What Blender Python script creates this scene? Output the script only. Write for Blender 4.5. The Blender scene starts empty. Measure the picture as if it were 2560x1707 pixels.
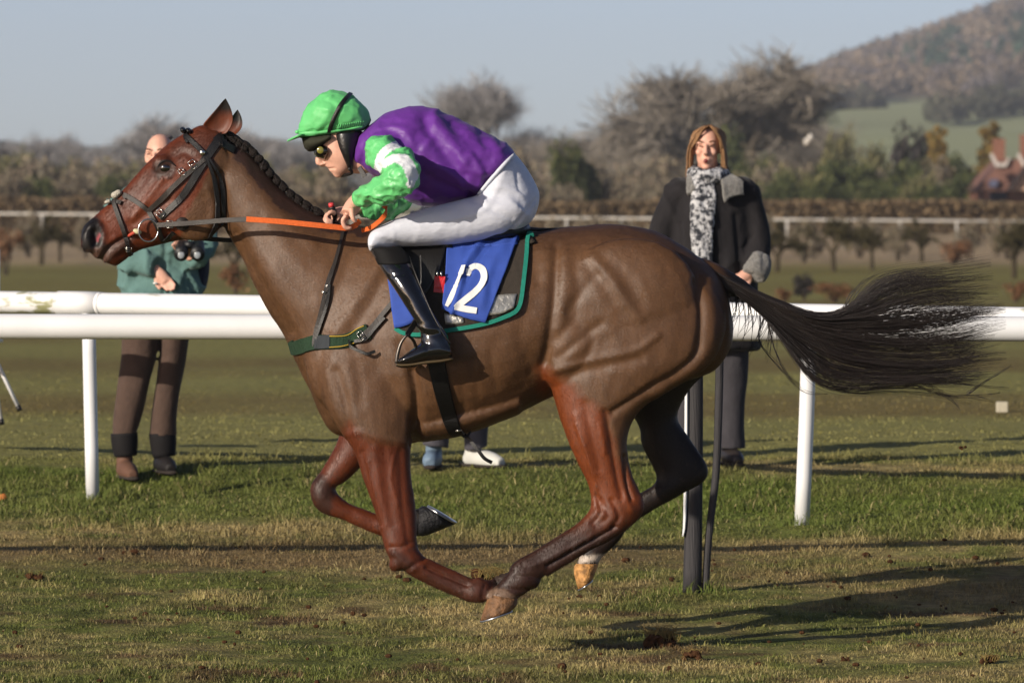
import bpy, bmesh, math, random
import numpy as np
from mathutils import Vector, Matrix
from mathutils.bvhtree import BVHTree
random.seed(7); RNG = np.random.default_rng(11)
SC = bpy.context.scene
COL = SC.collection
R = math.radians

# ------------------------------------------------------------------ camera, sky, sun, exposure
FPX = 2560 * 200 / 36.0      # focal length in pixels of the 2560 px wide photograph
D = 21.7                     # camera to the horse's mid-plane (y = 0)
ZC = 1.68                    # eye height above the track
HY = 540.0                   # image row of the true horizon
cam_d = bpy.data.cameras.new('camera'); cam = bpy.data.objects.new('camera', cam_d); COL.objects.link(cam)
cam.location = (0, -D, ZC); cam.rotation_euler = (R(90), 0, 0)
cam_d.lens = 200; cam_d.sensor_width = 36; cam_d.sensor_fit = 'HORIZONTAL'
cam_d.shift_y = -(853.5 - HY) / 2560
cam_d.clip_start = 1; cam_d.clip_end = 9000
cam_d.dof.use_dof = True; cam_d.dof.focus_distance = D - 0.2; cam_d.dof.aperture_fstop = 7.5
SC.camera = cam

SUN_V = Vector((2.1, 2.0, -1.0)).normalized()      # the way the light travels
world = bpy.data.worlds.new('World'); SC.world = world; world.use_nodes = True
wt = world.node_tree; wt.nodes.clear()
sky = wt.nodes.new('ShaderNodeTexSky'); sky.sky_type = 'NISHITA'; sky.sun_disc = False
sky.sun_elevation = math.asin(-SUN_V.z); sky.sun_rotation = math.atan2(-SUN_V.x, -SUN_V.y)
sky.altitude = 50; sky.air_density = 0.5; sky.dust_density = 0.6; sky.ozone_density = 0.5
bg = wt.nodes.new('ShaderNodeBackground'); bg.inputs['Strength'].default_value = 0.093
wo = wt.nodes.new('ShaderNodeOutputWorld')
tint = wt.nodes.new('ShaderNodeMix'); tint.data_type = 'RGBA'; tint.blend_type = 'MULTIPLY'; tint.inputs[0].default_value = 1; tint.inputs[7].default_value = (1.03, .965, 1.03, 1)
wt.links.new(sky.outputs[0], tint.inputs[6]); wt.links.new(tint.outputs[2], bg.inputs[0]); wt.links.new(bg.outputs[0], wo.inputs[0])
sun_d = bpy.data.lights.new('sun', 'SUN'); sun = bpy.data.objects.new('sun', sun_d); COL.objects.link(sun)
sun_d.energy = 5.0; sun_d.angle = R(0.5); sun_d.color = (1.0, 0.9, 0.76)
sun.rotation_euler = SUN_V.to_track_quat('-Z', 'Y').to_euler()
SC.view_settings.view_transform = 'Standard'; SC.view_settings.look = 'None'
SC.view_settings.exposure = 0.2; SC.view_settings.gamma = 1.0
SC.render.engine = 'CYCLES'; SC.cycles.use_denoising = True
SC.cycles.max_bounces = 6; SC.cycles.transparent_max_bounces = 12
SC.cycles.volume_bounces = 0

# ------------------------------------------------------------------ helpers
def P(px, py, y=0.0):
    """point at depth y whose picture position is (px, py) of the 2560 x 1707 photograph"""
    d = D + y
    return Vector(((px - 1280) / FPX * d, y, ZC - (py - HY) / FPX * d))
def to_px(co):
    d = D + co[:, 1]
    return np.stack([1280 + FPX * co[:, 0] / d, HY + FPX * (ZC - co[:, 2]) / d], 1)
def lin(r, g, b):
    f = lambda c: (c / 255 / 12.92) if c / 255 <= 0.04045 else ((c / 255 + 0.055) / 1.055) ** 2.4
    return (f(r) * .8, f(g) * .8, f(b) * .8)
def _h(ix, iy, iz, seed):
    n = (ix * 374761393 + iy * 668265263 + iz * 2147483647 + seed * 974634777) & 0xFFFFFFFF
    n = ((n ^ (n >> 13)) * 1274126177) & 0xFFFFFFFF
    n = n ^ (n >> 16)
    return (n & 0xFFFF) / 32767.5 - 1
def vnoise(p, scale=1.0, seed=0, octv=1):
    p = np.asarray(p, dtype=np.float64) * scale
    out = np.zeros(len(p)); amp = 1.0; tot = 0
    for o in range(octv):
        i = np.floor(p).astype(np.int64); f = p - i; f = f * f * (3 - 2 * f)
        v = 0
        for dx in (0, 1):
            for dy in (0, 1):
                for dz in (0, 1):
                    w = (f[:, 0] if dx else 1 - f[:, 0]) * (f[:, 1] if dy else 1 - f[:, 1]) * (f[:, 2] if dz else 1 - f[:, 2])
                    v = v + w * _h(i[:, 0] + dx, i[:, 1] + dy, i[:, 2] + dz, seed + o * 17)
        out += v * amp; tot += amp; amp *= 0.5; p = p * 2.03
    return out / tot

def nodes_of(m):
    m.use_nodes = True
    return m.node_tree.nodes, m.node_tree.links, m.node_tree.nodes['Principled BSDF']
MATS = {}
def mat(name, col, rough=0.6, spec=0.5, metal=0.0, var=0.12, nscale=12.0, bump=0.0, bscale=60.0, coat=0.0, sheen=0.0,
        stretch=None, attr=None, trans=0.0, col2=None, bdist=0.01):
    """principled material: base colour broken up by noise, fine relief by bump"""
    if name in MATS: return MATS[name]
    m = bpy.data.materials.new(name); n, l, b = nodes_of(m)
    tc = n.new('ShaderNodeTexCoord'); src = tc.outputs['Object']
    if stretch:
        mp = n.new('ShaderNodeMapping'); mp.inputs['Scale'].default_value = stretch
        l.new(src, mp.inputs[0]); src = mp.outputs[0]
    if attr:
        at = n.new('ShaderNodeAttribute'); at.attribute_name = attr; base = at.outputs['Color']
    else:
        rgb = n.new('ShaderNodeRGB'); rgb.outputs[0].default_value = (*col, 1); base = rgb.outputs[0]
    if var > 0 or col2:
        nz = n.new('ShaderNodeTexNoise'); nz.inputs['Scale'].default_value = nscale; nz.inputs['Detail'].default_value = 5
        l.new(src, nz.inputs['Vector'])
        mx = n.new('ShaderNodeMix'); mx.data_type = 'RGBA'
        if col2:
            rp = n.new('ShaderNodeValToRGB'); rp.color_ramp.elements[0].position = .42; rp.color_ramp.elements[1].position = .6
            l.new(nz.outputs['Fac'], rp.inputs[0]); l.new(rp.outputs[0], mx.inputs[0])
            l.new(base, mx.inputs[6]); mx.inputs[7].default_value = (*col2, 1)
        else:
            mx.blend_type = 'MULTIPLY'; mx.inputs[0].default_value = 1.0
            mr = n.new('ShaderNodeMapRange'); mr.inputs[1].default_value = .3; mr.inputs[2].default_value = .7
            mr.inputs[3].default_value = 1 - var; mr.inputs[4].default_value = 1 + var
            l.new(nz.outputs['Fac'], mr.inputs[0]); l.new(base, mx.inputs[6]); l.new(mr.outputs[0], mx.inputs[7])
        base = mx.outputs[2]
    l.new(base, b.inputs['Base Color'])
    b.inputs['Roughness'].default_value = rough; b.inputs['Metallic'].default_value = metal
    b.inputs['Specular IOR Level'].default_value = spec
    b.inputs['Coat Weight'].default_value = coat; b.inputs['Coat Roughness'].default_value = 0.12
    b.inputs['Sheen Weight'].default_value = sheen; b.inputs['Sheen Roughness'].default_value = .4
    b.inputs['Transmission Weight'].default_value = trans
    if bump > 0:
        nb = n.new('ShaderNodeTexNoise'); nb.inputs['Scale'].default_value = bscale; nb.inputs['Detail'].default_value = 4
        l.new(src, nb.inputs['Vector'])
        bp = n.new('ShaderNodeBump'); bp.inputs['Strength'].default_value = bump; bp.inputs['Distance'].default_value = bdist
        l.new(nb.outputs['Fac'], bp.inputs['Height']); l.new(bp.outputs[0], b.inputs['Normal'])
    MATS[name] = m; return m

def tag(o, label=None, cat=None, group=None, kind=None):
    if label: o['label'] = label
    if cat: o['category'] = cat
    if group: o['group'] = group
    if kind: o['kind'] = kind
    return o
def link(name, me, material=None, parent=None, smooth=True):
    o = bpy.data.objects.new(name, me); COL.objects.link(o)
    if material is not None:
        me.materials.clear(); me.materials.append(material)
    if parent is not None: o.parent = parent
    if smooth and len(me.polygons):
        me.polygons.foreach_set('use_smooth', np.ones(len(me.polygons), dtype=bool))
    return o
def empty(name, loc=(0, 0, 0)):
    o = bpy.data.objects.new(name, None); COL.objects.link(o); o.location = loc; o.empty_display_size = .1
    return o
def mesh(vs, fs, name='mesh'):
    me = bpy.data.meshes.new(name); me.from_pydata([tuple(v) for v in vs], [], fs); me.update(); return me
def mesh_np(co, faces, k, name='mesh'):
    """fast mesh from numpy: co (n,3), faces (m,k)"""
    me = bpy.data.meshes.new(name)
    me.vertices.add(len(co)); me.vertices.foreach_set('co', np.asarray(co, dtype=np.float32).ravel())
    m = len(faces); me.loops.add(m * k); me.loops.foreach_set('vertex_index', np.asarray(faces, dtype=np.int32).ravel())
    me.polygons.add(m); me.polygons.foreach_set('loop_start', np.arange(0, m * k, k, dtype=np.int32))
    me.update(calc_edges=True); return me
def set_col(me, cols, name='Col'):
    a = me.color_attributes.new(name, 'FLOAT_COLOR', 'POINT')
    c = np.ones((len(me.vertices), 4), dtype=np.float32); c[:, :3] = cols; a.data.foreach_set('color', c.ravel())
def verts(me):
    a = np.empty(len(me.vertices) * 3, dtype=np.float32); me.vertices.foreach_get('co', a); return a.reshape(-1, 3).astype(np.float64)
def normals(me):
    a = np.empty(len(me.vertices) * 3, dtype=np.float32); me.vertices.foreach_get('normal', a); return a.reshape(-1, 3).astype(np.float64)
class MB:
    """collects shapes as vertex and face lists"""
    def __init__(s): s.v = []; s.f = []
    def add(s, vs, fs):
        o = len(s.v); s.v += [tuple(v) for v in vs]; s.f += [tuple(i + o for i in f) for f in fs]; return s
    def mesh(s): return mesh(s.v, s.f)
def cr(rows, sub):
    """catmull-rom through rows of numbers"""
    a = np.asarray(rows, dtype=float); n = len(a)
    if n < 3 or sub <= 1: 
        if sub <= 1: return a
        t = np.linspace(0, 1, sub + 1)[:, None]; return a[0] * (1 - t) + a[-1] * t
    ext = np.vstack([2 * a[0] - a[1], a, 2 * a[-1] - a[-2]]); out = []
    for i in range(n - 1):
        p0, p1, p2, p3 = ext[i:i + 4]
        for k in range(sub):
            t = k / sub
            out.append(.5 * (2 * p1 + (p2 - p0) * t + (2 * p0 - 5 * p1 + 4 * p2 - p3) * t * t + (3 * p1 - p0 - 3 * p2 + p3) * t ** 3))
    out.append(a[-1]); return np.array(out)
def rings(rgs, cap=True):
    n = len(rgs[0]); vs = [v for r in rgs for v in r]; fs = []
    for i in range(len(rgs) - 1):
        for j in range(n):
            k = (j + 1) % n; fs.append((i * n + j, i * n + k, (i + 1) * n + k, (i + 1) * n + j))
    if cap:
        fs.append(tuple(range(n - 1, -1, -1))); b = (len(rgs) - 1) * n; fs.append(tuple(range(b, b + n)))
    return vs, fs
def loft(st, sub=4, n=24, cap=True):
    """stations (p1x,p1y,p2x,p2y,halfwidth,y[,egg[,exp]]): closed sections spanning two outline points and +-halfwidth in depth"""
    st = [tuple(s) + (0.0, 1.0)[len(s) - 6:] if len(s) < 8 else tuple(s) for s in st]
    rg = []
    for a in cr(st, sub):
        p1 = P(a[0], a[1], a[5]); p2 = P(a[2], a[3], a[5]); c = (p1 + p2) / 2; h = (p2 - p1) / 2
        ring = []
        for k in range(n):
            t = 2 * math.pi * k / n; s_ = math.sin(t); cth = math.cos(t)
            w = abs(s_) ** a[7] * (1 if s_ >= 0 else -1) * max(a[4], .002) * (1 - a[6] * cth)
            ring.append(c - h * cth + Vector((0, w, 0)))
        rg.append(ring)
    return rings(rg, cap)
def tube(pts, rad, n=10, sub=4, cap=True, flat=None, up=Vector((0, 1, 0))):
    """tapered round (or flattened) tube through world points"""
    rows = [tuple(p) + (r,) for p, r in zip(pts, rad if hasattr(rad, '__len__') else [rad] * len(pts))]
    a = cr(rows, sub); rg = []; prev = None
    for i in range(len(a)):
        t = Vector(a[min(i + 1, len(a) - 1), :3] - a[max(i - 1, 0), :3])
        if t.length < 1e-9: t = Vector((0, 0, 1))
        t.normalize(); u = up - t * up.dot(t)
        if u.length < .2:
            u = prev if prev is not None else Vector((1, 0, .3)); u = u - t * u.dot(t)
        u.normalize(); prev = u; w = t.cross(u); c = Vector(a[i, :3]); r = max(a[i, 3], 1e-4)
        fl = flat if flat else 1.0
        rg.append([c + (u * math.cos(2 * math.pi * k / n) * fl + w * math.sin(2 * math.pi * k / n)) * r for k in range(n)])
    return rings(rg, cap)
def ellipsoid(c, r, rot=None, nu=20, nv=12):
    c = Vector(c); vs = []; fs = []
    M = rot.to_matrix() if rot is not None and not isinstance(rot, Matrix) else rot
    for i in range(nv + 1):
        ph = math.pi * i / nv
        for j in range(nu):
            th = 2 * math.pi * j / nu
            p = Vector((r[0] * math.sin(ph) * math.cos(th), r[1] * math.sin(ph) * math.sin(th), r[2] * math.cos(ph)))
            if M is not None: p = M @ p
            vs.append(c + p)
    for i in range(nv):
        for j in range(nu):
            k = (j + 1) % nu; fs.append((i * nu + j, (i + 1) * nu + j, (i + 1) * nu + k, i * nu + k))
    return vs, fs
def box(c, s, rot=None):
    c = Vector(c); vs = [Vector((x * s[0] / 2, y * s[1] / 2, z * s[2] / 2)) for x in (-1, 1) for y in (-1, 1) for z in (-1, 1)]
    if rot is not None: vs = [rot @ v for v in vs]
    return [c + v for v in vs], [(0, 1, 3, 2), (4, 6, 7, 5), (0, 4, 5, 1), (2, 3, 7, 6), (0, 2, 6, 4), (1, 5, 7, 3)]
def bevel_box(c, s, bev=.01, rot=None, seg=2):
    me = mesh(*box(c, s, rot)); bm = bmesh.new(); bm.from_mesh(me); bmesh.ops.recalc_face_normals(bm, faces=bm.faces)
    bmesh.ops.bevel(bm, geom=bm.edges, offset=bev, segments=seg, affect='EDGES', profile=.5); bm.to_mesh(me); bm.free(); return me
def evaluated(me, mods):
    o = bpy.data.objects.new('tmp', me); COL.objects.link(o)
    for t, kw in mods:
        m = o.modifiers.new(t, t)
        for k, v in kw.items(): setattr(m, k, v)
    dg = bpy.context.evaluated_depsgraph_get(); dg.update()
    r = bpy.data.meshes.new_from_object(o.evaluated_get(dg)); bpy.data.objects.remove(o); bpy.data.meshes.remove(me); return r
def fuse(mb, voxel=.008, smooth=6, fac=.5):
    """union of overlapping closed shapes as one continuous skin"""
    return evaluated(mb.mesh(), [('REMESH', dict(mode='VOXEL', voxel_size=voxel, adaptivity=0.0)), ('SMOOTH', dict(factor=fac, iterations=smooth))])
def seg_dist(q, a, b):
    ab = b - a; t = np.clip(((q - a) @ ab) / max(ab @ ab, 1e-9), 0, 1); return np.linalg.norm(q - (a + t[:, None] * ab), axis=1), t
def poly_dist(q, pl):
    pl = np.asarray(pl, dtype=float); d = np.full(len(q), 1e9)
    for i in range(len(pl) - 1): d = np.minimum(d, seg_dist(q, pl[i], pl[i + 1])[0])
    return d
def in_poly(q, pl):
    pl = np.asarray(pl, dtype=float); ins = np.zeros(len(q), dtype=bool); j = len(pl) - 1
    for i in range(len(pl)):
        a, b = pl[i], pl[j]
        c = ((a[1] > q[:, 1]) != (b[1] > q[:, 1])) & (q[:, 0] < (b[0] - a[0]) * (q[:, 1] - a[1]) / (b[1] - a[1] + 1e-12) + a[0])
        ins ^= c; j = i
    return ins
def carve(me, strokes, near=True, ymax=.05):
    """push the near-side skin in or out along strokes given in picture coordinates: (polyline, radius px, height m)"""
    co = verts(me); nr = normals(me); q = to_px(co); m = np.zeros(len(co))
    for pl, rad, h in strokes:
        pl = cr(pl, 4) if len(pl) > 2 else np.asarray(pl, float)
        d = poly_dist(q, pl); m += h * np.exp(-(d / rad) ** 2)
    if near: m *= np.clip((-nr[:, 1] + .25) / .5, 0, 1) * (co[:, 1] < ymax)
    co += nr * m[:, None]; me.vertices.foreach_set('co', co.astype(np.float32).ravel()); me.update()
def bvh_of(*objs):
    vs = []; fs = []
    for me in objs:
        o = len(vs); vs += [v.co.copy() for v in me.vertices]; fs += [[i + o for i in p.vertices] for p in me.polygons]
    return BVHTree.FromPolygons(vs, fs)
EYE = Vector((0, -D, ZC))
def hit(bvh, px, py, off=.004, ydef=-.2):
    """point on the near side of a shape under picture position (px, py), lifted by off"""
    d = (P(px, py, 0) - EYE).normalized(); loc, nr, i, ds = bvh.ray_cast(EYE, d)
    if loc is None:
        q = P(px, py, ydef); loc, nr, i, ds = bvh.find_nearest(q)
        if nr.dot(q - loc) < 0: nr = -nr
        return loc + nr * off, nr
    if nr.dot(d) > 0: nr = -nr
    return loc + nr * off, nr
def ribbon(path, across, normal, width, thick):
    """strap of given widths along points: cross direction and outward normal per point"""
    rg = []
    for p, a, nn, w in zip(path, across, normal, width):
        a = a.normalized(); nn = nn.normalized(); q = thick / 2
        rg.append([p - a * w / 2 - nn * q, p + a * w / 2 - nn * q, p + a * w * .46 + nn * q, p - a * w * .46 + nn * q])
    return rings(rg)
def strap(bvh, pts, width, off=.005, thick=.004, step=14, sub=6, ydef=-.2):
    """strap lying on a shape along a polyline in picture coordinates (widths in px)"""
    w = width if hasattr(width, '__len__') else [width] * len(pts)
    a = cr([tuple(p) + (ww,) for p, ww in zip(pts, w)], sub) if len(pts) > 2 else cr([tuple(p) + (ww,) for p, ww in zip(pts, w)], 10)
    path = []; nr = []; wd = []
    for r in a:
        p, nn = hit(bvh, r[0], r[1], off, ydef); path.append(p); nr.append(nn); wd.append(r[2] / 655.0)
    for _ in range(2):
        path = [path[0]] + [(path[i - 1] + path[i] * 2 + path[i + 1]) / 4 for i in range(1, len(path) - 1)] + [path[-1]]
    ac = []
    for i in range(len(path)):
        t = path[min(i + 1, len(path) - 1)] - path[max(i - 1, 0)]; c = t.cross(nr[i]); ac.append(c if c.length > 1e-9 else Vector((0, 0, 1)))
    return ribbon(path, ac, nr, wd, thick)
def patch(bvh, top, bot, nu=24, nv=12, off=.01, thick=.006, wr=0.0, seed=1, ydef=-.2, wscale=9):
    """cloth between two edge polylines (picture coordinates) lying on a shape"""
    def rs(pl, n):
        pl = cr(pl, 6) if len(pl) > 2 else np.asarray(pl, float); s = np.r_[0, np.cumsum(np.linalg.norm(np.diff(pl, axis=0), axis=1))]
        t = np.linspace(0, s[-1], n); return np.stack([np.interp(t, s, pl[:, 0]), np.interp(t, s, pl[:, 1])], 1)
    A = rs(top, nu); B = rs(bot, nu); ps = []; ns = []
    for j in range(nv):
        t = j / (nv - 1)
        for i in range(nu):
            q = A[i] * (1 - t) + B[i] * t; p, nn = hit(bvh, q[0], q[1], off, ydef); ps.append(p); ns.append(nn)
    ps = np.array([tuple(p) for p in ps]); ns = np.array([tuple(p) for p in ns])
    g = ps.reshape(nv, nu, 3); gn = ns.reshape(nv, nu, 3)
    for _ in range(3):
        g2 = g.copy(); g2[1:-1] = (g[:-2] + 2 * g[1:-1] + g[2:]) / 4; g = g2.copy(); g2[:, 1:-1] = (g[:, :-2] + 2 * g[:, 1:-1] + g[:, 2:]) / 4
        g = g * 1.0; g[:, :, 1] = g2[:, :, 1]
    ps = g.reshape(-1, 3)
    if wr: ps = ps + ns * (vnoise(ps * np.array([1.6, .3, .7]), wscale, seed, 2) * wr + wr)[:, None]
    fs = [(j * nu + i, j * nu + i + 1, (j + 1) * nu + i + 1, (j + 1) * nu + i) for j in range(nv - 1) for i in range(nu - 1)]
    me = mesh(ps, fs); return evaluated(me, [('SOLIDIFY', dict(thickness=thick, offset=0.0))])
def ridged(p, scale, seed, octv=2, sharp=2.0):
    return (1 - np.abs(vnoise(p, scale, seed, octv)) * 1.6).clip(0, 1) ** sharp
def crease(me, amp, scale, seed, st=(1, 1, 1), sharp=2.0):
    c_ = verts(me); n_ = normals(me); c_ += n_ * ((ridged(c_ * np.array(st), scale, seed, 2, sharp) - .35) * amp)[:, None]
    me.vertices.foreach_set('co', c_.astype(np.float32).ravel()); me.update(); return me
def one(shapes):
    m = MB()
    for s in shapes: m.add(*s)
    return m.mesh()
# ------------------------------------------------------------------ ground
GY = [-60, -3, 1.0, 2.4, 5.4, 7.3, 8.4, 10, 40, 118, 165, 200, 400, 1200, 3500]
GZ = [0, 0, .02, .075, .19, .25, .355, .37, .37, .4, .75, 1.0, 1.2, 3, 8]
def ground_z(x, y):
    x = np.atleast_1d(np.asarray(x, float)); y = np.atleast_1d(np.asarray(y, float))
    z = np.interp(y + np.where((y > 1) & (y < 9), .45 * x, 0) * np.clip((y - 1) / 4, 0, 1) * np.clip((9.5 - y) / 2, 0, 1) * .8, GY, GZ)
    p = np.stack([x, y, 0 * x], 1); near = np.clip((60 - y) / 50, 0, 1)
    return z + near * (vnoise(p, .9, 3, 2) * .02 + vnoise(p, 4.0, 5, 2) * .012 + vnoise(p, 11.0, 6, 2) * .006)
def gz(x, y): return float(ground_z(x, y)[0])
def turf_colour(x, y):
    """colour of the turf itself: track, worn strip, green bank, mown field in stripes"""
    p = np.stack([x, y, 0 * x], 1)
    n1 = vnoise(p, 1.6, 21, 3); n2 = vnoise(p, 7.0, 22, 2); n3 = vnoise(p * np.array([.35, 1.2, 1]), .8, 23, 2)
    green = np.array(lin(100, 106, 50)); dry = np.array(lin(156, 138, 92)); lush = np.array(lin(96, 108, 44)); mud = np.array(lin(92, 68, 48))
    olive = np.array(lin(138, 134, 78)); field = np.array(lin(146, 138, 84))
    c = green[None] * np.ones((len(x), 1))
    k = np.clip(.42 + 1.0 * n1 + .6 * n2, 0, 1)[:, None]; c = c * (1 - k) + dry * k
    yy = y + .33 * x
    pit = (np.clip((vnoise(p, 3.1, 27, 3) - .34) * 5, 0, 1) * np.clip((5.6 - yy) / 1.5, 0, 1) * .8)[:, None]; c = c * (1 - pit) + mud * pit
    dk = (np.clip(vnoise(p, 9.0, 28, 2) * 1.2, -.6, .6) * np.clip((12 - y) / 3, 0, 1))[:, None]; c = c * (1 + .45 * dk)
    w = (np.exp(-((yy - 3.9) / 1.0) ** 2) * np.clip(.55 + n3 + .5 * n2, 0, 1))[:, None]; c = c * (1 - w) + (mud * .55 + dry * .45) * w
    w = (np.clip((yy - 5.0) / .8, 0, 1) * np.clip((8.6 - yy) / .8, 0, 1) * np.clip(.75 + 1.1 * n1 + .4 * n2, 0, 1))[:, None]; c = c * (1 - w) + lush * w
    w = (np.exp(-((yy - 5.3) / .5) ** 2) * np.clip(n1 * 1.6 + n2 * .5 + .1, 0, .8))[:, None]; c = c * (1 - w) + dry * w
    w = np.clip((y - 8.6) / 1.2, 0, 1)[:, None]; c = c * (1 - w) + (olive * (1 - .25 * k) + field * .25 * k) * w
    st = np.sin(np.log(np.maximum(y + D, 1)) * 26.0 + n3 * 2.2)
    w = (np.clip((y - 11) / 5, 0, 1) * np.clip(.5 + .5 * st + .3 * n3, 0, 1))[:, None]; c = c * (1 - w * .75) + np.array(lin(116, 98, 58)) * w * .75
    w = np.clip((y - 58) / 25, 0, 1)[:, None]; c = c * (1 - w * .6) + np.array(lin(128, 120, 64)) * w * .6
    w = (np.clip((y - 118) / 12, 0, 1) * np.clip((330 - y) / 60, 0, 1))[:, None]; c = c * (1 - w) + np.array(lin(172, 150, 118)) * (1 + .25 * n1[:, None]) * w
    return c
ys = np.r_[np.linspace(-60, -4, 10), np.linspace(-3, 12, 200), np.geomspace(12.4, 3500, 110)]
u = np.linspace(-1, 1, 161)
co = []
for y in ys:
    hw = 3.2 + max(0, y + 10) * .17 if y > -4 else 12
    hw = max(hw, 4.5) + (80 if y > 150 else 0) + (y * 1.2 if y > 300 else 0)
    co.append(np.stack([u * hw, np.full(161, y), ground_z(u * hw, np.full(161, y))], 1))
co = np.concatenate(co); n = 161
idx = np.arange(len(ys) * n).reshape(len(ys), n)
fs = np.stack([idx[:-1, :-1], idx[:-1, 1:], idx[1:, 1:], idx[1:, :-1]], -1).reshape(-1, 4)
me = mesh_np(co, fs, 4); set_col(me, turf_colour(co[:, 0], co[:, 1]))
tag(link('ground', me, mat('turf', (1, 1, 1), .95, .1, var=.35, nscale=14, bump=.8, bscale=70, attr='Col', bdist=.02)), 'race track turf and mown field running back to the hedge', 'ground', kind='structure')

# short grass blades, real geometry
def blades(n, y0, y1, power, hmin, hmax, wid, seed, keep=None, lush=1.0):
    r = np.random.default_rng(seed)
    y = y0 + (y1 - y0) * r.random(n) ** power
    hw = (D + y) * .094 + .15; x = (r.random(n) * 2 - 1) * hw
    if keep is not None:
        k = keep(x, y, r); x = x[k]; y = y[k]
    n = len(x); z = ground_z(x, y)
    p = np.stack([x, y, 0 * x], 1); tall = 1 + .9 * vnoise(p, 1.7, 31, 2) + 1.0 * vnoise(p, 7, 32, 2)
    h = (hmin + (hmax - hmin) * r.random(n) ** 2) * np.clip(tall, .15, 2.6)
    a = r.random(n) * 6.283; lean = r.random(n) * 1.3 + .25
    dx = np.cos(a) * lean * h; dy = np.sin(a) * lean * h
    b = r.random(n) * 6.283; wx = np.cos(b) * wid * (.6 + .8 * r.random(n)); wy = np.sin(b) * wid * (.6 + .8 * r.random(n))
    base = np.stack([x, y, z - .003], 1); W = np.stack([wx, wy, 0 * x], 1) / 2
    mid = base + np.stack([dx * .35, dy * .35, h * .62], 1); tip = base + np.stack([dx, dy, h * np.clip(1 - .3 * lean, .35, 1)], 1)
    co = np.stack([base - W, base + W, mid + W * .7, mid - W * .7, tip], 1).reshape(-1, 3)
    i = np.arange(n)[:, None] * 5
    fs = np.concatenate([i + np.array([0, 1, 2]), i + np.array([0, 2, 3]), i + np.array([3, 2, 4])], 0)
    c = turf_colour(x, y) * (1 + .35 * (r.random((n, 1)) - .5)); straw = (r.random(n) < np.where(y > 9.0, .0, .07))[:, None]
    c = np.where(straw, np.array(lin(164, 150, 104)) * (.7 + .5 * r.random((n, 1))), c)
    me = mesh_np(co, fs, 3); set_col(me, np.repeat(np.clip(c, 0, 1), 5, axis=0)); return me
gm = mat('grass_blade', (1, 1, 1), .7, .25, var=.15, nscale=30, attr='Col')
g = blades(230000, -3.0, 9.4, 1.15, .008, .028, .0038, 1)
tag(link('grass', g, gm, smooth=False), 'short green and straw coloured grass on the race track', 'grass', kind='stuff')
def bank(x, y, r): return r.random(len(x)) < np.clip(.15 + .9 * np.exp(-((y + .33 * x - 6.6) / 1.3) ** 2) + .25 * vnoise(np.stack([x, y, 0 * x], 1), 2, 41, 2), 0, 1)
g = blades(80000, 4.4, 9.6, 1.0, .016, .05, .005, 2, bank)
tag(link('bank_grass', g, gm, smooth=False), 'longer lush green grass on the bank below the white posts', 'grass', kind='stuff')
g = blades(42000, 9.0, 26.0, 1.4, .006, .016, .008, 3)
tag(link('field_grass', g, gm, smooth=False), 'mown olive field grass behind the white rails', 'grass', kind='stuff')
# ------------------------------------------------------------------ horse
hm = MB()
trunk = [(742, 790, 748, 860, .04, 0), (752, 742, 768, 950, .12, 0), (792, 650, 815, 1064, .18, 0, .0), (860, 585, 875, 1098, .215, 0, .10), (960, 566, 965, 1110, .245, 0, .12),
         (1050, 585, 1050, 1106, .275, 0, .08), (1150, 596, 1150, 1082, .295, 0, .06), (1260, 590, 1260, 1050, .295, 0, .04), (1370, 572, 1360, 1000, .275, 0, .0),
         (1460, 564, 1450, 960, .265, 0, -.06), (1545, 561, 1540, 960, .27, 0, -.1), (1633, 576, 1640, 960, .26, 0, -.1), (1700, 610, 1720, 950, .235, 0, -.06),
         (1757, 649, 1785, 925, .19, 0), (1797, 688, 1826, 870, .12, 0), (1818, 730, 1834, 815, .05, 0)]
hm.add(*loft(trunk, 5, 36))
neck = [(560, 340, 556, 560, .075, 0), (600, 362, 582, 606, .085, 0, .06), (650, 412, 612, 662, .10, 0, .1), (700, 468, 640, 722, .125, 0, .14), (765, 520, 672, 780, .15, 0, .16),
        (850, 556, 715, 850, .17, 0, .15), (930, 566, 760, 950, .18, 0, .12), (1000, 590, 820, 1050, .18, 0)]
hm.add(*loft(neck, 5, 30))
head = [(203, 584, 211, 612, .035, 0), (212, 562, 234, 641, .052, 0), (226, 548, 262, 654, .058, 0), (241, 535, 288, 666, .056, 0), (263, 514, 308, 655, .055, 0, .05), (292, 490, 345, 630, .055, 0, .08),
        (327, 453, 400, 612, .066, 0, .12), (364, 410, 455, 600, .084, 0, .05), (405, 372, 508, 592, .098, 0, -.06), (450, 339, 548, 572, .10, 0, -.05), (500, 312, 575, 530, .09, 0), (548, 318, 590, 470, .07, 0)]
hm.add(*loft(head, 5, 28))
YN = -.17; YF = .16
near_fore = [(880, 690, 930, 690, .01, -.12), (810, 790, 985, 790, .05, -.14), (788, 900, 1030, 900, .085, -.155), (806, 1000, 1036, 1010, .085, -.165), (848, 1078, 1032, 1090, .078, YN), (886, 1130, 1026, 1140, .064, YN), (909, 1200, 1028, 1195, .057, YN), (931, 1262, 1038, 1255, .05, YN),
             (947, 1315, 1042, 1310, .044, YN), (959, 1358, 1042, 1350, .044, YN), (971, 1390, 1047, 1374, .047, YN), (1000, 1420, 1066, 1396, .045, YN), (1035, 1443, 1096, 1411, .036, YN),
             (1090, 1470, 1126, 1424, .029, YN), (1140, 1491, 1166, 1443, .029, YN), (1174, 1504, 1194, 1450, .037, YN), (1208, 1503, 1214, 1448, .036, YN), (1236, 1490, 1228, 1448, .032, YN + .03), (1248, 1480, 1238, 1440, .032, YN + .05)]
hm.add(*loft(near_fore, 4, 20))
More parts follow.
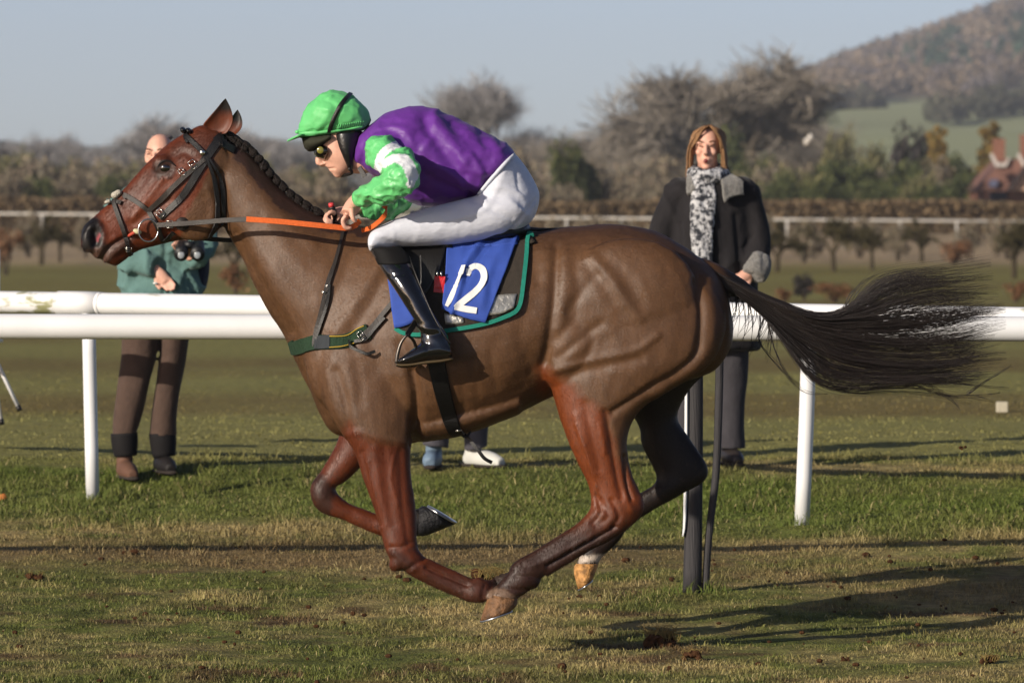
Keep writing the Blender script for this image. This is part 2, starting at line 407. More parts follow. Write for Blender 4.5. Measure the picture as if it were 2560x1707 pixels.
off_fore = [(860, 980, 1010, 1000, .07, .14), (852, 1065, 985, 1095, .07, .15), (836, 1120, 912, 1158, .056, YF), (803, 1178, 864, 1204, .046, YF), (781, 1206, 840, 1215, .043, YF), (776, 1235, 841, 1226, .046, YF), (788, 1268, 850, 1239, .042, YF),
            (815, 1287, 878, 1259, .036, YF), (860, 1301, 905, 1270, .03, YF), (915, 1325, 942, 1284, .03, YF), (962, 1341, 985, 1290, .037, YF), (1005, 1345, 1013, 1285, .038, YF), (1040, 1340, 1040, 1272, .038, YF), (1056, 1336, 1056, 1272, .036, YF)]
hm.add(*loft(off_fore, 4, 20))
YH = -.185
near_hind = [(1420, 620, 1760, 690, .08, -.12), (1392, 690, 1806, 760, .12, -.135), (1368, 800, 1814, 830, .135, -.145), (1358, 900, 1778, 905, .128, -.155), (1374, 965, 1694, 962, .108, -.165), (1397, 1040, 1604, 1022, .086, -.175), (1419, 1100, 1570, 1090, .07, YH),
             (1440, 1150, 1570, 1142, .059, YH), (1463, 1195, 1582, 1190, .05, YH), (1475, 1235, 1600, 1230, .044, YH), (1474, 1274, 1611, 1268, .047, YH), (1447, 1304, 1588, 1306, .044, YH), (1412, 1328, 1520, 1354, .037, YH), (1342, 1371, 1436, 1393, .032, YH),
             (1285, 1405, 1366, 1434, .034, YH), (1271, 1430, 1347, 1460, .041, YH), (1248, 1456, 1320, 1479, .036, YH), (1222, 1482, 1293, 1494, .04, YH), (1215, 1496, 1290, 1506, .04, YH)]
hm.add(*loft(near_hind, 4, 22))
off_hind = [(1480, 780, 1812, 820, .12, .13), (1510, 930, 1778, 915, .11, .14), (1556, 1005, 1725, 972, .09, .15), (1596, 1062, 1693, 1040, .07, YF), (1605, 1110, 1722, 1092, .055, YF), (1628, 1160, 1752, 1135, .047, YF), (1640, 1190, 1771, 1172, .045, YF),
            (1632, 1212, 1760, 1202, .044, YF), (1600, 1232, 1700, 1238, .036, YF), (1560, 1256, 1620, 1283, .031, YF), (1512, 1290, 1570, 1322, .031, YF), (1472, 1330, 1546, 1356, .038, YF), (1454, 1368, 1512, 1386, .035, YF), (1448, 1394, 1500, 1398, .038, YF), (1440, 1412, 1496, 1410, .038, YF)]
hm.add(*loft(off_hind, 4, 20))
dock = [P(1745, 680, 0), P(1800, 700, 0), P(1860, 728, 0), P(1925, 762, 0)]
hm.add(*tube(dock, [.06, .05, .035, .018], 12))
# muscle masses of the near and off side
def lump(px, py, y, rx, ry, rz, ang=0):
    m = Matrix.Rotation(R(-ang), 3, 'Y'); hm.add(*ellipsoid(P(px, py, y), (rx / 655, ry, rz / 655), m))
for s in (-1, 1):
    lump(925, 900, s * .165, 125, .078, 110, 35)
    lump(840, 900, s * .12, 80, .075, 130, 5)
    lump(1560, 760, s * .2, 190, .085, 160, 20)
    lump(1440, 860, s * .19, 85, .085, 120, -30)
    lump(480, 530, s * .06, 80, .042, 70, -30)
    lump(382, 525, s * .036, 70, .028, 30, -45)
    lump(418, 420, s * .062, 42, .028, 28, -35)
    lump(230, 592, s * .04, 26, .022, 42, -20)
hm.add(*loft([(1000, 1020, 1000, 1113, .16, 0), (1150, 1000, 1150, 1090, .2, 0), (1300, 960, 1300, 1035, .18, 0)], 3, 20))
# joints and tendons
def knob(px, py, y, rx, ry, rz, ang=0): hm.add(*ellipsoid(P(px, py, y), (rx / 655, ry, rz / 655), Matrix.Rotation(R(-ang), 3, 'Y'), 14, 9))
knob(1004, 1394, YN, 24, .046, 40, -40); knob(1186, 1476, YN, 24, .040, 28, -30); knob(1196, 1456, YN, 14, .028, 14)
knob(806, 1236, YF, 28, .048, 40, 10); knob(990, 1318, YF, 26, .040, 28, 0)
knob(1580, 1262, YH, 22, .036, 36, -35); knob(1512, 1286, YH, 36, .048, 34, -30); knob(1310, 1442, YH, 34, .043, 30, 20); knob(1332, 1458, YH, 14, .028, 14)
knob(1742, 1178, YF, 22, .037, 32, -35); knob(1510, 1340, YF, 30, .040, 30, 30)
hm.add(*tube([P(1066, 1402, YN), P(1120, 1427, YN), P(1176, 1454, YN)], [.014, .014, .016], 10)); hm.add(*tube([P(1560, 1312, YH), P(1470, 1368, YH), P(1364, 1430, YH)], [.018, .016, .019], 10))
horse_me = fuse(hm, .0068, 9, .5)
carve(horse_me, [
    ([(1392, 620), (1388, 690), (1384, 760), (1375, 830), (1362, 905)], 13, -.012), ([(1412, 640), (1414, 720), (1402, 820)], 20, .006),
    ([(1740, 700), (1752, 770), (1750, 830), (1738, 888), (1685, 935), (1625, 970), (1532, 1030)], 10, -.013),
    ([(1770, 700), (1782, 790), (1770, 890), (1705, 945), (1640, 985)], 17, .007),
    ([(1484, 646), (1530, 700), (1568, 757), (1600, 800)], 14, .0045), ([(1466, 664), (1512, 720), (1548, 780)], 16, -.0035), ([(1510, 640), (1556, 690), (1600, 750)], 18, -.003),
    ([(1390, 926), (1480, 900), (1587, 876), (1644, 838)], 10, .006), ([(1400, 945), (1490, 920), (1600, 896)], 13, -.005), ([(1390, 895), (1450, 850), (1500, 810)], 12, -.005),
    ([(1420, 780), (1460, 720), (1490, 690)], 14, -.005), ([(1440, 880), (1480, 840), (1530, 830)], 14, .004),
    ([(1514, 1030), (1525, 1080), (1532, 1130), (1545, 1200), (1556, 1240)], 9, -.010), ([(1462, 1010), (1480, 1090), (1498, 1170)], 12, -.005), ([(1440, 1040), (1462, 1110), (1488, 1180)], 10, .004),
    ([(1500, 1250), (1520, 1290), (1490, 1310)], 9, -.006), ([(1560, 1240), (1580, 1275)], 9, .005), ([(1540, 1318), (1450, 1368), (1370, 1414)], 5, -.012), ([(1480, 1340), (1400, 1382), (1330, 1416)], 6, .004), ([(1490, 1240), (1500, 1280), (1480, 1306)], 6, -.007), ([(1530, 1250), (1548, 1290), (1530, 1318)], 7, -.008), ([(1560, 1140), (1566, 1200), (1578, 1246)], 5, -.012), ([(1290, 1440), (1330, 1440), (1350, 1446)], 5, -.005), ([(1262, 1470), (1300, 1474), (1330, 1470)], 5, -.006), ([(1440, 1060), (1470, 1140), (1492, 1220)], 4, .0035), ([(1500, 1060), (1512, 1130)], 5, .003),
    ([(1030, 930), (1040, 990), (1040, 1060), (1036, 1108)], 13, -.022), ([(1000, 860), (1020, 900)], 16, -.008),
    ([(862, 1090), (900, 1080), (960, 1098), (1024, 1106)], 9, .004), ([(862, 1098), (866, 1050), (860, 1000), (840, 930)], 14, -.008), ([(815, 870), (800, 950), (812, 1030)], 14, -.003),
    ([(880, 860), (900, 930), (905, 1000)], 20, -.004), ([(950, 780), (920, 860), (930, 930)], 20, -.004), ([(960, 640), (900, 740), (840, 830)], 14, .006), ([(985, 660), (925, 760), (870, 850)], 16, -.006),
    ([(590, 585), (625, 660), (670, 740), (725, 830)], 13, -.008), ([(640, 560), (700, 650), (770, 740)], 22, -.005), ([(620, 440), (690, 530), (780, 610)], 18, .004),
    ([(905, 1130), (925, 1220), (948, 1310)], 8, -.005), ([(960, 1120), (968, 1220), (985, 1310)], 11, -.004), ([(935, 1120), (948, 1210), (965, 1310)], 9, .003),
    ([(985, 1380), (1010, 1405), (1034, 1422)], 6, .005), ([(975, 1368), (1004, 1366), (1030, 1356)], 6, -.006), ([(1010, 1428), (1040, 1408), (1060, 1398)], 6, -.006), ([(1066, 1418), (1120, 1442), (1168, 1462)], 5, -.011), ([(1060, 1436), (1110, 1462), (1150, 1480)], 5, .003), ([(1205, 1490), (1212, 1462)], 6, -.006), ([(1000, 1130), (1004, 1220), (1012, 1300), (1020, 1350)], 8, -.004), ([(920, 1150), (934, 1230), (955, 1320)], 4, .0035), ([(985, 1140), (978, 1200), (996, 1260)], 4, .003),
    ([(1100, 1060), (1200, 1020), (1300, 960), (1350, 900)], 20, -.003), ([(1240, 860), (1290, 900), (1330, 880)], 16, -.002), ([(1330, 760), (1300, 840), (1330, 930)], 18, -.003), ([(1330, 640), (1340, 700)], 20, -.006),
    ([(1180, 900), (1195, 990)], 9, -.002), ([(1225, 880), (1240, 970)], 9, -.002), ([(1150, 920), (1160, 1010)], 9, -.002),
    ([(405, 450), (370, 495), (335, 545)], 8, .005), ([(330, 560), (390, 520), (420, 500)], 12, -.006), ([(372, 430), (345, 470), (315, 510)], 9, -.003), ([(430, 395), (460, 380), (490, 400)], 10, -.006),
    ([(404, 404), (425, 406), (438, 418)], 6, .004), ([(393, 440), (415, 446), (432, 436)], 6, .003), ([(412, 421), (420, 421)], 10, -.006),
    ([(520, 470), (535, 520), (520, 570)], 10, .005), ([(549, 440), (560, 500), (556, 560)], 12, -.012),
    ([(252, 650), (270, 622), (295, 603), (325, 590)], 5, -.012), ([(262, 655), (285, 632), (310, 612)], 7, .005), ([(244, 640), (262, 612), (290, 594)], 7, .003),
    ([(228, 566), (216, 590), (226, 618), (244, 620)], 7, .007), ([(236, 580), (240, 600), (238, 612)], 9, -.016), ([(250, 560), (262, 590), (252, 620)], 7, .006),
    ([(300, 640), (318, 632)], 8, -.004)])
co = verts(horse_me); nr = normals(horse_me)
co += nr * (vnoise(co, 9, 51, 2) * .0032 + vnoise(co * np.array([1, 1, .5]), 18, 53, 2) * .0016 + vnoise(co, 26, 52, 2) * .0007)[:, None]
horse_me.vertices.foreach_set('co', co.astype(np.float32).ravel()); horse_me.update()
co = verts(horse_me); q = to_px(co)
# coat: clipped taupe body, unclipped red legs and face, black points, painted shade on back and off hind
taupe = np.array(lin(126, 98, 74)); red = np.array(lin(122, 66, 38)); dark = np.array(lin(46, 30, 24)); black = np.array(lin(24, 20, 19)); rust = np.array(lin(132, 74, 36))
taupe = taupe * np.array([.53, .425, .315]); red = red * np.array([.62, .47, .34]); rust = rust * np.array([.74, .55, .38])
q = q + np.stack([vnoise(co, 38, 65, 2), vnoise(co, 38, 66, 2)], 1) * 9
c = np.ones((len(co), 1)) * taupe
def blend(c, w, col): w = np.clip(w, 0, 1)[:, None]; return c * (1 - w) + col * w
def soft(pl, s): d = poly_dist(q, list(pl) + [pl[0]]); return np.clip(np.where(in_poly(q, pl), .5 + d / s, .5 - d / s), 0, 1)
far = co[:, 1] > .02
c = blend(c, np.clip((640 - q[:, 1]) / 60, 0, 1) * np.clip((q[:, 0] - 840) / 60, 0, 1) * .5, dark * 1.5)  # back and croup top darkened: shading from the low sun put into the coat
fore = soft([(855, 1096), (872, 1052), (912, 1088), (961, 1106), (1023, 1113), (1060, 1100), (1330, 1380), (1300, 1600), (900, 1600), (740, 1350), (740, 1130)], 26)
c = blend(c, fore, red)
c = blend(c, far * (q[:, 1] > 1000) * (q[:, 0] < 1300), red)
hind = soft([(1340, 915), (1362, 914), (1392, 936), (1430, 962), (1461, 991), (1514, 1031), (1520, 1070), (1546, 1150), (1590, 1195), (1640, 1260), (1640, 1600), (1180, 1600), (1380, 1250)], 28) * (~far)
c = blend(c, hind, rust)
c = blend(c, far * (q[:, 1] > 930) * (q[:, 0] > 1300), dark * .45)  # off hind: black points, plus the body's deep shade painted into the colour
face = soft([(500, 300), (548, 330), (520, 430), (470, 530), (440, 620), (420, 640), (200, 700), (180, 520), (440, 300)], 10)
c = blend(c, face, red * np.array([1.1, 1.05, 1.0]))
c = blend(c, soft([(330, 470), (400, 385), (520, 310), (560, 330), (520, 400), (440, 400), (370, 470), (300, 540), (270, 530)], 30) * .55, dark * 1.3)
c = blend(c, soft([(190, 540), (250, 540), (262, 590), (262, 620), (235, 628), (205, 640)], 14), black * 1.2)
c = blend(c, soft([(205, 630), (252, 618), (330, 588), (335, 600), (290, 632), (268, 668), (240, 660)], 10) * .8, lin(84, 66, 58))
c = blend(c, soft([(241, 588), (246, 585), (250, 594), (246, 603), (241, 600)], 5), lin(150, 58, 68))
c = blend(c, soft([(388, 405), (420, 398), (445, 420), (432, 445), (395, 446), (380, 430)], 12) * .8, dark)
c = blend(c, np.clip((q[:, 1] - 1255) / 90, 0, 1) * (q[:, 0] > 1230) * .88, dark * .7)
c = blend(c, np.clip((q[:, 1] - 1395) / 60, 0, 1) * (q[:, 0] < 1260) * (q[:, 0] > 900) * .6, dark * 1.3)
c = blend(c, soft([(1020, 1430), (985, 1405), (965, 1380), (990, 1370), (1040, 1420)], 14) * .6, dark)
c = blend(c, soft([(770, 1190), (800, 1180), (830, 1215), (830, 1290), (790, 1290)], 16) * .8 * far, dark)
c = blend(c, far * np.clip((q[:, 0] - 985) / 40, 0, 1) * (q[:, 0] < 1150) * (q[:, 1] > 1240), black)
c = blend(c, soft([(1440, 1385), (1510, 1385), (1510, 1408), (1440, 1404)], 8) * far, lin(205, 190, 176))
c = blend(c, soft([(1216, 1480), (1240, 1468), (1296, 1488), (1296, 1512), (1210, 1504)], 8) * (~far), lin(120, 96, 78))
c = blend(c, poly_dist(q, [(590, 372), (650, 435), (710, 505), (800, 560), (900, 575)]) < 18, dark * 1.2)
c = blend(c, np.clip(1 - poly_dist(q, [(600, 385), (660, 450), (720, 515), (800, 568)]) / 42, 0, 1) * .7, dark * 1.6)
c = blend(c, (q[:, 0] > 1775) * np.clip((q[:, 0] - 1775) / 50, 0, 1) * (q[:, 1] < 800) * (np.abs(co[:, 1]) < .07), black)
speck = (np.clip(vnoise(co, 95, 67, 2) * 4 - 1.5, 0, 1) * np.clip((q[:, 1] - 950) / 300, 0, 1) * .6)[:, None]; c = c * (1 - speck) + np.array(lin(70, 52, 38)) * speck
mott = 1 + .08 * vnoise(co * np.array([1, 1, .25]), 90, 64, 1) + .14 * vnoise(co, 7, 60, 3) + .10 * vnoise(co, 18, 61, 3) + .07 * vnoise(co * np.array([1, 1, .35]), 60, 62, 2)
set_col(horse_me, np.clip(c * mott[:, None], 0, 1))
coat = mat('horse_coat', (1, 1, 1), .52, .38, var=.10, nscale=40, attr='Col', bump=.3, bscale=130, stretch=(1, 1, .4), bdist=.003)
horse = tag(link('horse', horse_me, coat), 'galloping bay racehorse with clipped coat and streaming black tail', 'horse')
HB = bvh_of(horse_me)
# short coat hair lying along the body
hv = verts(horse_me); hn = normals(horse_me); hc = np.empty(len(hv) * 4, dtype=np.float32); horse_me.color_attributes['Col'].data.foreach_get('color', hc); hc = hc.reshape(-1, 4)[:, :3]
rr_ = np.random.default_rng(91); N_ = 300000; ii = rr_.integers(0, len(hv), N_); n_ = hn[ii]; ii = ii[n_[:, 1] < .45]; n_ = hn[ii]; N_ = len(ii); p_ = hv[ii] + rr_.normal(0, .003, (N_, 3)); p_ -= n_ * ((p_ - hv[ii]) * n_).sum(1)[:, None]
qq_ = to_px(p_); low_ = np.clip((qq_[:, 1] - 1000) / 120, 0, 1); fl_ = np.stack([.75 - .6 * low_, 0 * low_, -.55 - .45 * low_], 1) + np.stack([vnoise(p_, 7, 92, 2), 0 * low_, vnoise(p_, 7, 93, 2)], 1) * .5 + rr_.normal(0, .16, (N_, 3))
hd_ = qq_[:, 0] < 560; fl_[hd_] = fl_[hd_] * np.array([-.6, 1, 1]); fl_ -= n_ * (fl_ * n_).sum(1)[:, None]; fl_ /= np.linalg.norm(fl_, axis=1, keepdims=True) + 1e-9
sd_ = np.cross(fl_, n_); ln_ = rr_.uniform(.007, .014, (N_, 1)); wd_ = rr_.uniform(.0004, .0009, (N_, 1))
tri = np.stack([p_ - sd_ * wd_, p_ + sd_ * wd_, p_ + fl_ * ln_ + n_ * rr_.uniform(.0008, .0028, (N_, 1))], 1).reshape(-1, 3)
hme = mesh_np(tri, np.arange(N_ * 3).reshape(-1, 3), 3); set_col(hme, np.repeat(np.clip(hc[ii] * rr_.uniform(.7, 1.35, (N_, 1)), 0, 1), 3, axis=0))
tag(link('coat_hair', hme, mat('coat_hair', (1, 1, 1), .5, .3, var=0, attr='Col'), horse, False), kind='stuff')

# ears belong to the body mesh's look but keep their own thin shells
def ear(base1, base2, tip, bulge, y, ty, name='ear'):
    rg = []
    for k in range(9):
        t = k / 8; a = P(*base1, y); b = P(*base2, y); tp = P(*tip, ty)
        w = (1 - t ** 2.2) ** .9 * (1 + bulge * math.sin(math.pi * min(t * 1.4, 1))); c0 = (a + b) / 2 * (1 - t) + tp * t + Vector((.016 * math.sin(math.pi * t), 0, -.004 * math.sin(math.pi * t)))
        h = (b - a) / 2 * w; ring = []
        for j in range(14):
            th = 2 * math.pi * j / 14; yy = math.sin(th) * .028 * w; 
            if yy < 0: yy *= -.55 if abs(math.cos(th)) < .75 else .25
            ring.append(c0 + h * math.cos(th) + Vector((0, yy, 0)))
        rg.append(ring)
    me = mesh(*rings(rg)); me = evaluated(me, [('SUBSURF', dict(levels=1, render_levels=1))])
    qq = to_px(verts(me)); w = np.clip((np.array(tip)[1] + 48 - qq[:, 1]) / 22, 0, 1)[:, None]
    cc = red * 1.0 * (1 - w) + black * w; inn = np.clip(1 - np.abs(qq[:, 0] - (base1[0] * .4 + base2[0] * .6) - (base1[1] - qq[:, 1]) * .12) / 14, 0, 1)[:, None] * .6
    set_col(me, cc * (1 - inn) + np.array(lin(70, 38, 26)) * inn); return link(name, me, coat, horse)
ear((502, 316), (562, 340), (564, 246), .06, -.05, -.07)
ear((540, 330), (584, 342), (594, 274), .06, .055, .075)
# eye with lids
ec, en = hit(HB, 413, 421, -.014)
e = link('eye', mesh(*ellipsoid(ec, (.027, .021, .023))), mat('horse_eye', lin(14, 9, 8), .06, .8, var=0, coat=1), horse)
for pl in ([(390, 428), (402, 407), (420, 403), (440, 416)],):
    link('eyelid', mesh(*tube([hit(HB, a, b, .001)[0] for a, b in pl], [.0015, .004, .004, .0015], 8)), mat('eyelid_skin', lin(24, 17, 15), .6, .3), horse)
# hooves with shoes
def hoof(st, col, shoe, n2='hoof'):
    m = mat('hoof_' + n2, lin(*col), .6, .3, var=.55, nscale=45, bump=.7, bscale=90)
    o = link('hoof', mesh(*loft(st, 3, 22)), m, horse)
    a = st[-1]
    ring = [(a[0] + (a[0] - st[-2][0]) * .02, a[1] + 1, a[2], a[3] + 1, a[4] * 1.02, a[5]), (a[0] + shoe[0], a[1] + shoe[1], a[2] + shoe[0], a[3] + shoe[1], a[4] * 1.0, a[5])]
    link('horseshoe', mesh(*loft(ring, 1, 22)), mat('shoe_metal', lin(190, 192, 198), .3, .5, metal=.9), o)
hoof([(1221, 1484, 1294, 1496, .043, YH), (1212, 1515, 1292, 1512, .055, YH), (1200, 1551, 1281, 1524, .06, YH)], (122, 88, 58), (1, 5), 'brown')
hoof([(1440, 1408, 1496, 1408, .042, YF), (1434, 1424, 1493, 1420, .05, YF), (1444, 1473, 1482, 1447, .056, YF)], (186, 136, 80), (1, 4), 'tan')
hoof([(1046, 1338, 1047, 1270, .04, YF), (1066, 1338, 1056, 1264, .05, YF), (1139, 1309, 1066, 1266, .058, YF)], (22, 22, 26), (4, -4), 'black')
hoof([(1244, 1482, 1236, 1442, .034, -.115), (1262, 1474, 1252, 1434, .042, -.11), (1290, 1466, 1276, 1430, .05, -.105)], (52, 40, 34), (3, -2), 'dark')

# plaited mane: rolled knots along the crest
hair_m = mat('horse_hair', lin(36, 27, 23), .38, .55, var=.4, nscale=60, bump=.4, bscale=160)
pl = cr([(560, 330), (592, 350), (622, 372), (660, 412), (700, 458), (745, 498), (800, 535)], 8)
for i in np.linspace(1, len(pl) - 2, 15).astype(int):
    a = pl[i]; t = Vector((pl[i + 1] - pl[i - 1])).normalized()
    p = P(a[0] + 2, a[1] - 1, -.004); m = MB()
    ang = math.atan2(t.y, t.x)
    m.add(*ellipsoid(p, (.028 + random.uniform(-.004, .004), .024, .013 + random.uniform(-.003, .003)), Matrix.Rotation(ang, 3, 'Y')))
    m.add(*ellipsoid(p + Vector((random.uniform(-.01, .01), -.016, -.012)), (.018, .013, .016)))
    m.add(*ellipsoid(p + Vector((-.006, .010, -.006)), (.016, .012, .012)))
    link('mane_plait', m.mesh(), mat('plait_hair', lin(30, 23, 20), .75, .2, var=.4, nscale=90, bump=.8, bscale=200), horse)
lock = MB()
for k in range(90):
    t = random.random(); i = int(t * (len(pl) - 2)) ; a = pl[i]; s = random.uniform(.3, 1)
    p = P(a[0] + random.uniform(-6, 6), a[1] + 4, random.uniform(-.02, .02)); lock.add(*tube([p, p + Vector((.01, -.012, .004)) * s, p + Vector((-.004, -.03, -.035)) * s], [.002, .0016, .0004], 4, 3))
link('mane_stubble', lock.mesh(), hair_m, horse)

# tail: strands following wind-blown guides
GU = [[(1782, 676), (1900, 733), (2040, 786), (2120, 768), (2170, 722), (2225, 692), (2330, 684), (2475, 668)],
      [(1790, 680), (1910, 742), (2040, 792), (2140, 778), (2240, 736), (2330, 718), (2420, 716), (2496, 712)],
      [(1795, 686), (1920, 752), (2040, 800), (2150, 800), (2260, 786), (2350, 772), (2430, 758), (2500, 752)],
      [(1798, 692), (1920, 765), (2040, 812), (2150, 824), (2270, 826), (2370, 815), (2450, 800), (2518, 792)],
      [(1800, 698), (1918, 775), (2020, 828), (2130, 862), (2260, 876), (2380, 872), (2450, 862), (2512, 846)],
      [(1800, 702), (1915, 782), (2000, 844), (2100, 895), (2250, 918), (2370, 912), (2440, 900), (2518, 895)],
      [(1802, 706), (1910, 786), (1985, 852), (2080, 925), (2230, 944), (2360, 944), (2430, 940), (2505, 932)],
      [(1802, 708), (1905, 788), (1965, 860), (2040, 945), (2140, 968), (2260, 962), (2360, 968), (2440, 985)]]
GU = np.array([cr(g_, 4) for g_ in GU])
def strand_tubes(paths, r0, taper=.25):
    n, k, _ = paths.shape
    t = np.gradient(paths, axis=1); t /= np.linalg.norm(t, axis=2, keepdims=True) + 1e-9
    u = np.cross(t, np.array([0, 1, 0])); u /= np.linalg.norm(u, axis=2, keepdims=True) + 1e-9; w = np.cross(t, u)
    rr = (r0[:, None] * np.linspace(1, taper, k)[None])[:, :, None]
    ring = np.stack([paths + (u * math.cos(a) + w * math.sin(a)) * rr for a in (0.0, 2.094, 4.189)], 2)
    co = ring.reshape(-1, 3); base = (np.arange(n)[:, None] * k + np.arange(k - 1)[None]).reshape(-1) * 3
    fs = np.concatenate([np.stack([base + j, base + (j + 1) % 3, base + 3 + (j + 1) % 3, base + 3 + j], 1) for j in range(3)])
    return co, fs
def tail_strands(nc, per, seed):
    r = np.random.default_rng(seed); out = []; K = GU.shape[1]; s = np.linspace(0, 1, K)
    for c_ in range(nc):
        z_ = r.random(); uu = r.uniform(0, 3.2) if z_ < .56 else 3.3 + 3.9 * ((c_ * .618) % 1) ** 1.1; spread = .8 if z_ < .56 else .38; wa = r.normal(0, 9); wf = r.uniform(3.5, 7); wb = r.normal(0, 9); y0 = r.normal(0, .035); ln = r.uniform(.80, 1.04); ph = r.random() * 6
        for j in range(per):
            v = uu + r.normal(0, .40) * spread; i = int(np.clip(math.floor(v), 0, len(GU) - 2)); f = np.clip(v - i, -.7, 1.6)
            g_ = GU[i] * (1 - f) + GU[i + 1] * f; i2 = min(int(uu), len(GU) - 2); f2 = uu - i2
            gc = GU[i2] * (1 - f2) + GU[i2 + 1] * f2; cl = (s ** 1.3 * .88)[:, None]
            path = g_ * (1 - cl) + gc * cl
            L = ln * r.uniform(.86, 1.03); ss = np.clip(s * L, 0, 1) * (K - 1)
            path = np.stack([np.interp(ss, np.arange(K), path[:, 0]), np.interp(ss, np.arange(K), path[:, 1])], 1)
            path = path + np.stack([np.zeros(K), np.sin(s * wf + ph + r.normal(0, .25)) * wa * s + wb * s ** 2 + r.normal(0, 8) * s ** 2], 1)
            yy = np.clip(y0 + r.normal(0, .02), -.11, .11) * (.25 + .9 * s) + r.normal(0, .018)
            d = D + yy; out.append(np.stack([(path[:, 0] - 1280) / FPX * d, yy, ZC - (path[:, 1] - HY) / FPX * d], 1))
    return np.array(out)
ps = tail_strands(96, 22, 5); co, fs = strand_tubes(ps, RNG.uniform(.0007, .0016, len(ps)))
tail = link('tail', mesh_np(co, fs, 4), hair_m, horse)
# loose hairs hanging from the dock and stray wisps
lo = []
def wisp(pts, y=0.0): 
    a = cr(pts, 8); return np.array([tuple(P(p_[0], p_[1], y)) for p_ in a])
wl = MB()
for k in range(46):
    x0 = random.uniform(1800, 1930); t = (x0 - 1800) / 130; y0 = 705 + t * 65
    L = random.uniform(60, 150); bend = random.uniform(-40, 30)
    wl.add(*tube([Vector(p_) for p_ in wisp([(x0, y0), (x0 + 12 + bend * .3, y0 + L * .5), (x0 + bend, y0 + L)], random.uniform(-.03, .03))][::4], [.0016, .0014, .0012, .0008, .0004][:len(wisp([(0, 0), (1, 1), (2, 2)])[::4])], 4, 3))
for pts in ([(1915, 790), (1900, 850), (1950, 920), (2010, 978), (2090, 985)], [(1925, 795), (1930, 860), (1965, 930), (2000, 965)], [(1945, 800), (1975, 880), (2050, 955), (2150, 972), (2270, 962), (2350, 985), (2430, 992), (2500, 1010)],
            [(1950, 805), (1985, 890), (2060, 962), (2170, 972), (2280, 966), (2370, 992), (2450, 990), (2520, 978)], [(2110, 770), (2125, 740), (2160, 705), (2190, 690)],
            [(2200, 940), (2300, 955), (2400, 960), (2520, 972)], [(2420, 985), (2450, 960), (2500, 930), (2530, 915)], [(2300, 950), (2380, 1000), (2400, 1030)]):
    for j in range(6):
        a = [Vector(p_) for p_ in wisp([(x + random.uniform(-5, 5), y + random.uniform(-5, 5)) for x, y in pts], random.uniform(-.03, .03))][::3]
        wl.add(*tube(a, list(np.linspace(.0011, .0003, len(a))), 4, 2))
link('tail_wisps', wl.mesh(), hair_m, horse)
# ------------------------------------------------------------------ tack on the horse
leather = mat('black_leather', lin(22, 20, 19), .42, .45, var=.2, nscale=80, bump=.25, bscale=300)
leather_b = mat('brown_leather', lin(44, 38, 34), .48, .4, var=.25, nscale=60, bump=.25, bscale=300)
steel = mat('steel', lin(214, 212, 206), .22, .5, metal=1.0, var=.05)
orange = mat('orange_rubber', lin(224, 104, 40), .6, .3, var=.12, nscale=120, bump=.5, bscale=420)
def conf(parent, name, pts, w, material, off=.006, thick=.005, bvh=None, ydef=-.12):
    return link(name, mesh(*strap(bvh or HB, pts, w, off, thick, ydef=ydef)), material, parent, smooth=False)
def mirror(parent, name, o, material):
    me = o.data.copy(); c_ = verts(me); c_[:, 1] *= -1; me.vertices.foreach_set('co', c_.astype(np.float32).ravel()); me.flip_normals(); me.update()
    return link(name, me, material, parent, smooth=False)
def buckle(parent, px, py, w, h, ang, off=.012, bvh=None):
    p, nn = hit(bvh or HB, px, py, off); a = R(ang); t = Vector((math.cos(a), 0, -math.sin(a))); t = (t - nn * t.dot(nn)).normalized(); u = nn.cross(t); w /= 655; h /= 655; b = MB()
    cs = [p + t * sx * w / 2 + u * sy * h / 2 for sx, sy in ((-1, -1), (1, -1), (1, 1), (-1, 1), (-1, -1))]
    for i in range(4): b.add(*tube([cs[i], cs[i + 1]], .0018, 6, 1))
    b.add(*tube([(cs[0] + cs[3]) / 2, (cs[1] + cs[2]) / 2 + nn * .002], .0013, 5, 1))
    return link('buckle', b.mesh(), steel, parent)
bridle = empty('bridle', P(480, 480, 0)); tag(bridle, 'black leather bridle with grackle noseband on the racehorse head', 'bridle')
bridle.location = (0, 0, 0)
ck = conf(bridle, 'cheekpiece', [(545, 352), (520, 388), (500, 420), (478, 458), (450, 498), (420, 528), (400, 545)], [22, 22, 20, 18, 17, 16, 14], leather)
mirror(bridle, 'cheekpiece', ck, leather)
conf(bridle, 'noseband_cheekpiece', [(512, 400), (478, 428), (446, 456), (410, 492), (372, 526)], [12, 12, 13, 14, 12], leather_b, .009)
conf(bridle, 'noseband_strap', [(300, 482), (330, 498), (355, 514), (371, 526)], 12, leather_b, .008)
conf(bridle, 'noseband_strap', [(284, 490), (288, 515), (298, 545), (308, 575), (315, 600), (322, 628), (330, 638)], 11, leather_b, .009)
conf(bridle, 'noseband_strap', [(372, 527), (392, 562), (402, 590), (412, 608)], 12, leather, .007)
conf(bridle, 'headpiece', [(540, 356), (556, 342), (578, 338), (596, 350)], [24, 26, 24, 20], leather, .008)
conf(bridle, 'browband', [(452, 328), (466, 342), (486, 362), (506, 382)], 12, leather, .010)
conf(bridle, 'throatlash', [(514, 396), (528, 430), (536, 470), (540, 520), (536, 560), (522, 590)], [7, 8, 12, 13, 12, 9], leather, .012)
conf(bridle, 'throatlash', [(520, 396), (545, 436), (555, 470), (557, 520), (556, 560), (548, 580)], [6, 7, 12, 11, 9, 7], leather, .012)
for bx in (((458, 326)), ((472, 328))):
    link('browband_roll', mesh(*ellipsoid(P(bx[0], bx[1], -.01), (.011, .05, .014), Matrix.Rotation(R(-40), 3, 'Y'))), leather, bridle)
